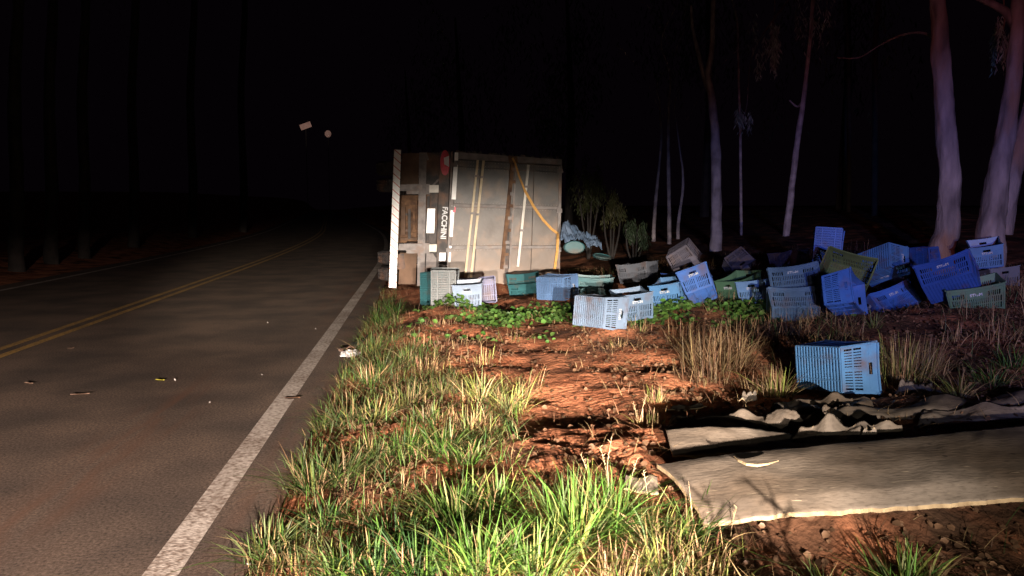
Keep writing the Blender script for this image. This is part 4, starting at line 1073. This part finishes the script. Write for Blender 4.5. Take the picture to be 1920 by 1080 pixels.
# ------------------------------------------------------------------ trees
def crown(name, c, rad, n, size, col, parent, drop=1.0):
    ncl = max(6, n // 45)
    cc_ = RNG.normal(0, .45, (ncl, 3)) * np.array(rad); cl = RNG.integers(0, ncl, n)
    P = np.array(c)[None] + cc_[cl] + RNG.normal(0, .16, (n, 3)) * np.array(rad) * np.array([.7, .7, 1.2 * drop])
    colr = np.array(col)[None] * RNG.uniform(.5, 1.5, (n, 1)) * RNG.uniform(.9, 1.1, (n, 3))
    a = RNG.uniform(0, 6.28, n); L = size * RNG.uniform(.6, 1.3, n)
    dn = np.stack([np.cos(a) * .5, np.sin(a) * .5, -np.ones(n)], 1); dn /= np.linalg.norm(dn, axis=1)[:, None]
    b = a + RNG.uniform(0, 3.1, n); sd = np.stack([np.cos(b), np.sin(b), np.zeros(n)], 1)
    V = np.stack([P, P + dn * (L * .45)[:, None] + sd * (L * .10)[:, None], P + dn * L[:, None], P + dn * (L * .45)[:, None] - sd * (L * .10)[:, None]], 1)
    o = np_mesh(name, V.reshape(-1, 3), np.arange(4 * n).reshape(-1, 4), M['leaf'], colors=np.repeat(colr, 4, 0))
    o.parent = parent; o.location = -Vector(parent.location); return o
def spline(pts, k=8):
    out = []
    P = [pts[0]] + pts + [pts[-1]]
    for i in range(1, len(P) - 2):
        for j in range(k):
            t = j / k; a, b, c, d = P[i - 1], P[i], P[i + 1], P[i + 2]
            out.append(.5 * ((2 * b) + (c - a) * t + (2 * a - 5 * b + 4 * c - d) * t * t + (3 * b - a - 3 * c + d) * t ** 3))
    out.append(pts[-1]); return out
def tree(label, v, track, group, branches=(), top=None, crown_n=900, name='eucalyptus_tree', leaf=.14, wob=.2, crown_r=(1.6, 1.6, 1.6), bark='bark'):
    """track: (px, py, width px) from the foot up; the trunk then goes on above the frame"""
    pts = [Vector((*atv(a, b, v), c)) for a, b, c in track]
    P3 = [Vector(p[:3]) for p in pts]; W = [c * v / F_PX / 2 for _, _, c in track]
    g0 = gz(P3[0].x, v) - .08
    if P3[0].z > g0: P3.insert(0, Vector((P3[0].x, v, g0))); W.insert(0, W[0] * 1.12)
    if top is None: top = 9.0
    last = P3[-1]; dirv = (P3[-1] - P3[-2]).normalized()
    if last.z < top:
        for k in (1, 2, 3):
            P3.append(last + Vector((dirv.x * .5 + .12 * math.sin(k * 2 + v), .1 * math.sin(k + v), 1)) * (top - last.z) * k / 3); W.append(W[len(P3) - 1 - k] * (1 - .22 * k))
    if bark == 'bark' and v > 14: bark = 'lit_bark'
    t = empty(name, (P3[0].x, P3[0].y, gz(P3[0].x, v))); tag(t, label, 'tree', group)
    SP = spline(P3, 12); ws = np.interp(np.linspace(0, len(P3) - 1, len(SP)), range(len(P3)), W)
    mb = MB(); mb.tube(SP, list(ws), 22, wob=wob); mb.build('trunk', M[bark], t, True)
    for br in branches:
        B = [atv(a, b, v + dv) for a, b, c, dv in br]; bw = [c * v / F_PX / 2 for a, b, c, dv in br]
        SB = spline(B, 5); bw2 = np.interp(np.linspace(0, len(B) - 1, len(SB)), range(len(B)), bw)
        mb = MB(); mb.tube(SB, list(bw2), 10, wob=wob); mb.build('limb', M[bark], t, True)
    e = P3[-1]
    for k in range(3):
        an = k * 2.1 + v; q = e + Vector((math.cos(an) * 1.3, math.sin(an) * 1.3, .6))
        mb = MB(); mb.tube([e - Vector((0, 0, 1.2)), (e + q) / 2 - Vector((0, 0, .3)), q], [W[-1] * .7, W[-1] * .5, .012], 7); mb.build('limb', M[bark], t, True)
    if crown_n: crown('crown', (e.x, e.y, e.z + .2), crown_r, crown_n, leaf, (.05, .085, .035), t)
    return t
GT = 'pale trunked trees on the bank at the right'
tree('tall pale violet lit trunk with a bulging foot, left of the two big trunks', 10.8,
     [(1766, 468, 50), (1775, 440, 44), (1780, 400, 42), (1780, 330, 41), (1774, 250, 38), (1768, 170, 35), (1764, 100, 33), (1762, 40, 29), (1758, -20, 27)], GT, top=8.5)
tree('leaning pale trunk with a second stem grown onto it, rightmost at the frame edge', 10.3,
     [(1855, 450, 54), (1862, 400, 48), (1870, 340, 43), (1880, 280, 37), (1892, 210, 32), (1902, 130, 29), (1908, 60, 30), (1912, -20, 28)], GT,
     branches=([(1882, 440, 30, .05), (1890, 370, 36, .05), (1905, 300, 36, .08), (1925, 230, 34, .1), (1950, 120, 30, .1), (1965, -20, 26, .1)],
               [(1905, 50, 20, 0), (1885, 22, 17, .1), (1850, 3, 14, .2), (1800, -20, 12, .3)]), top=8.5)
tree('slim reddish violet trunk forking high up, in the middle of the dark wood', 17,
     [(1343, 432, 21), (1343, 380, 20), (1342, 300, 19), (1340, 240, 17), (1334, 180, 15), (1328, 140, 12), (1335, 90, 10), (1338, 0, 9)], GT,
     branches=([(1338, 190, 12, 0), (1322, 150, 10, .2), (1312, 110, 8, .3), (1300, 60, 6, .5), (1296, 10, 5, .5)],), top=12)
tree('thin trunk leaning to the right, between the forked tree and the big trunks', 19,
     [(1474, 440, 12), (1480, 390, 13), (1488, 320, 12), (1497, 250, 11), (1506, 190, 9), (1512, 140, 8), (1520, 60, 7), (1524, 0, 6)], GT,
     branches=([(1505, 190, 5, 0), (1495, 200, 4, .2), (1480, 188, 3, .2)],), top=12)
tree('very thin straight stem just right of the forked tree', 20, [(1390, 440, 5), (1389, 340, 5), (1388, 250, 5), (1386, 180, 4), (1384, 100, 4)], GT, top=8, crown_n=400)
tree('thin crooked stem, leftmost of three close together beyond the crates', 20, [(1226, 425, 7), (1230, 370, 6), (1236, 310, 5), (1240, 260, 4), (1238, 220, 3)], GT, top=5, crown_n=150, crown_r=(.7, .7, .7))
tree('thin straight stem, middle one of three close together beyond the crates', 19.5, [(1255, 430, 8), (1254, 360, 7), (1253, 290, 6), (1254, 200, 4)], GT, top=6.5, crown_n=150, crown_r=(.7, .7, .7))
tree('thin bowed stem, rightmost of three close together beyond the crates', 20.5, [(1272, 415, 6), (1280, 360, 5), (1280, 320, 4), (1276, 290, 3)], GT, top=5, crown_n=150, crown_r=(.7, .7, .7))
tree('faint dark trunk between the leaning thin one and the big trunks', 24, [(1640, 450, 13), (1640, 350, 12), (1641, 200, 11), (1642, 60, 10)], GT, bark='shaded_bark', top=13, crown_n=600)
tree('faint dark thin trunk right above the olive crate', 27, [(1590, 450, 9), (1592, 300, 8), (1591, 100, 8)], GT, bark='shaded_bark', top=13, crown_n=500)
# hanging leaf sprays seen in the dark
def spray(label, px, py, v, rpx, n, name='hanging_branch', size=.13, col=(.30, .36, .30)):
    p = atv(px, py, v); r = rpx * v / F_PX
    top = p + Vector((.5, .6, 1.6 * r + 1.2)); t = empty(name, top); tag(t, label, 'branch', 'leafy branches hanging in the dark')
    mb = MB(); mb.tube(spline([top + Vector((1.2, .5, 1.5)), top, p + Vector((.1, 0, r)), p - Vector((0, 0, r * .6))], 5), [.02] * 6 + [.012] * 5 + [.006] * 5, 6); mb.build('twig', M['bark'], t)
    crown('foliage', p, (r * .7, r * .6, r * 1.1), n, size, col, t, 1.6)
spray('hanging spray of narrow leaves high between the forked tree and the leaning thin trunk', 1440, 85, 15, 45, 420)
spray('small hanging spray of narrow leaves beside the very thin straight stem', 1392, 225, 18, 28, 240)
spray('hanging spray of leaves between the two big trunks at the top', 1870, 90, 12.5, 50, 300)
spray('dim hanging spray of leaves near the top above the leaning thin trunk', 1520, 40, 17, 60, 320)
# long thin bent branch crossing between the trunks
t = empty('bare_branch', atv(1740, 70, 11)); tag(t, 'long thin bare branch drooping leftward from the left big trunk', 'branch')
mb = MB(); mb.tube(spline([atv(1765, 80, 11), atv(1730, 62, 11.3), (atv(1690, 66, 11.8)), atv(1650, 85, 12.2), atv(1610, 108, 12.6), atv(1570, 108, 13)], 6), [.022] * 8 + [.016] * 8 + [.010] * 15, 7); mb.build('limb', M['bark'], t)
# shrubs behind the truck
def shrub(label, px, py, v, rpx, n, col, size=.12):
    p = atv(px, py, v); r = rpx * v / F_PX; g0 = gz(p.x, v)
    t = empty('shrub', (p.x, v, g0)); tag(t, label, 'shrub', 'shrubs and saplings behind the truck')
    for k in range(4):
        a = k * 1.6; mb = MB(); mb.tube(spline([Vector((p.x, v, g0 - .05)), Vector((p.x + .15 * math.cos(a), v + .1 * math.sin(a), (g0 + p.z) / 2)), p + Vector((r * .6 * math.cos(a), r * .4 * math.sin(a), r * .4))], 4), [.03] * 3 + [.02] * 3 + [.008] * 3, 6); mb.build('stem', M['shaded_bark'], t)
    crown('foliage', p, (r * .8, r * .7, r), n, size, col, t, 1.2)
shrub('dim yellowish shrub right of the truck roof, upper one', 1105, 350, 18, 42, 1300, (.045, .05, .02))
shrub('dim yellowish shrub right of the truck roof, lower right one', 1148, 395, 17, 30, 900, (.06, .06, .025))
shrub('tall dim sapling rising just behind the truck roof corner', 1040, 225, 22, 75, 1700, (.05, .07, .03), .15)
shrub('dark leafy shrub low behind the turquoise drums', 1190, 440, 16, 30, 700, (.04, .06, .03))
# row of dark trees on the far side of the road
GL = 'dark trees across the road'
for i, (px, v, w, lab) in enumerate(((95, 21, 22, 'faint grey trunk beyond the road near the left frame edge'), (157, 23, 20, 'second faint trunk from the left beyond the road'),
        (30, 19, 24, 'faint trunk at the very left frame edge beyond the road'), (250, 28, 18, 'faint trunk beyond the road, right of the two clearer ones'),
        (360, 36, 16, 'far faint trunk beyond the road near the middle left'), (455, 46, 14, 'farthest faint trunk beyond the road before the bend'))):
    tree(lab, v, [(px, 470, w), (px + 2, 350, w * .9), (px - 3, 180, w * .8), (px + 4, 20, w * .7), (px + 2, -60, w * .6)], GL, bark='shaded_bark', top=10, crown_n=500)
for i, (x, v, hgt, lab) in enumerate(((-1.0, 66, 14, 'black tall tree straight ahead beyond the bend'), (2.0, 40, 12, 'dark tree beyond the truck on the right of the road'),
        (6.5, 34, 12, 'dark tree far behind the three close stems'), (12, 32, 12, 'dark tree deep in the wood behind the forked one'), (17, 30, 12, 'dark tree deep in the wood at the right'))):
    t = empty('background_tree', (x, v, gz(x, v))); tag(t, lab, 'tree', 'far trees of the dark wood')
    g0 = gz(x, v); mb = MB(); mb.tube([(x, v, g0 - .2), (x + .1, v, g0 + hgt * .4), (x - .2, v, g0 + hgt * .9)], [.2, .16, .05], 8); mb.build('trunk', M['shaded_bark'], t)
    crown('crown', (x, v, g0 + hgt * .62), (3, 3, hgt * .32), 1600, .3, (.04, .06, .03), t)

# ------------------------------------------------------------------ reflective plates high in the dark
def plate(px, py, v, wpx, hpx, rot, label, octo=False):
    p = atv(px, py, v); w, h = wpx * v / F_PX / 2, hpx * v / F_PX / 2; g0 = gz(p.x, v)
    t = empty('road_sign', (p.x, v, g0)); tag(t, label, 'sign', 'reflective signs at the far bend')
    mb = MB(); mb.tube([(p.x, v + .08, g0), (p.x, v + .08, p.z)], .035, 8); mb.build('post', M['shaded_bark'], t)
    if octo: pts = [(math.cos(a) * w, math.sin(a) * h) for a in np.linspace(0, 2 * math.pi, 8, endpoint=False) + .39]
    else: pts = [(-w, -h), (w, -h), (w, h), (-w, h)]
    c, s = math.cos(rot), math.sin(rot); pts = [(a * c - b * s, a * s + b * c) for a, b in pts]
    mb = MB(); mb.prism([(p.x + a, v, p.z + b) for a, b in pts], [(p.x + a, v + .03, p.z + b) for a, b in pts]); mb.build('sign_plate', M['plate'], t)
plate(573, 236, 105, 20, 10, math.radians(20), 'tilted oblong pinkish reflective sign, left one of the pair in the dark')
plate(615, 251, 118, 12, 13, 0, 'small rounded pinkish reflective sign, right one of the pair in the dark', True)
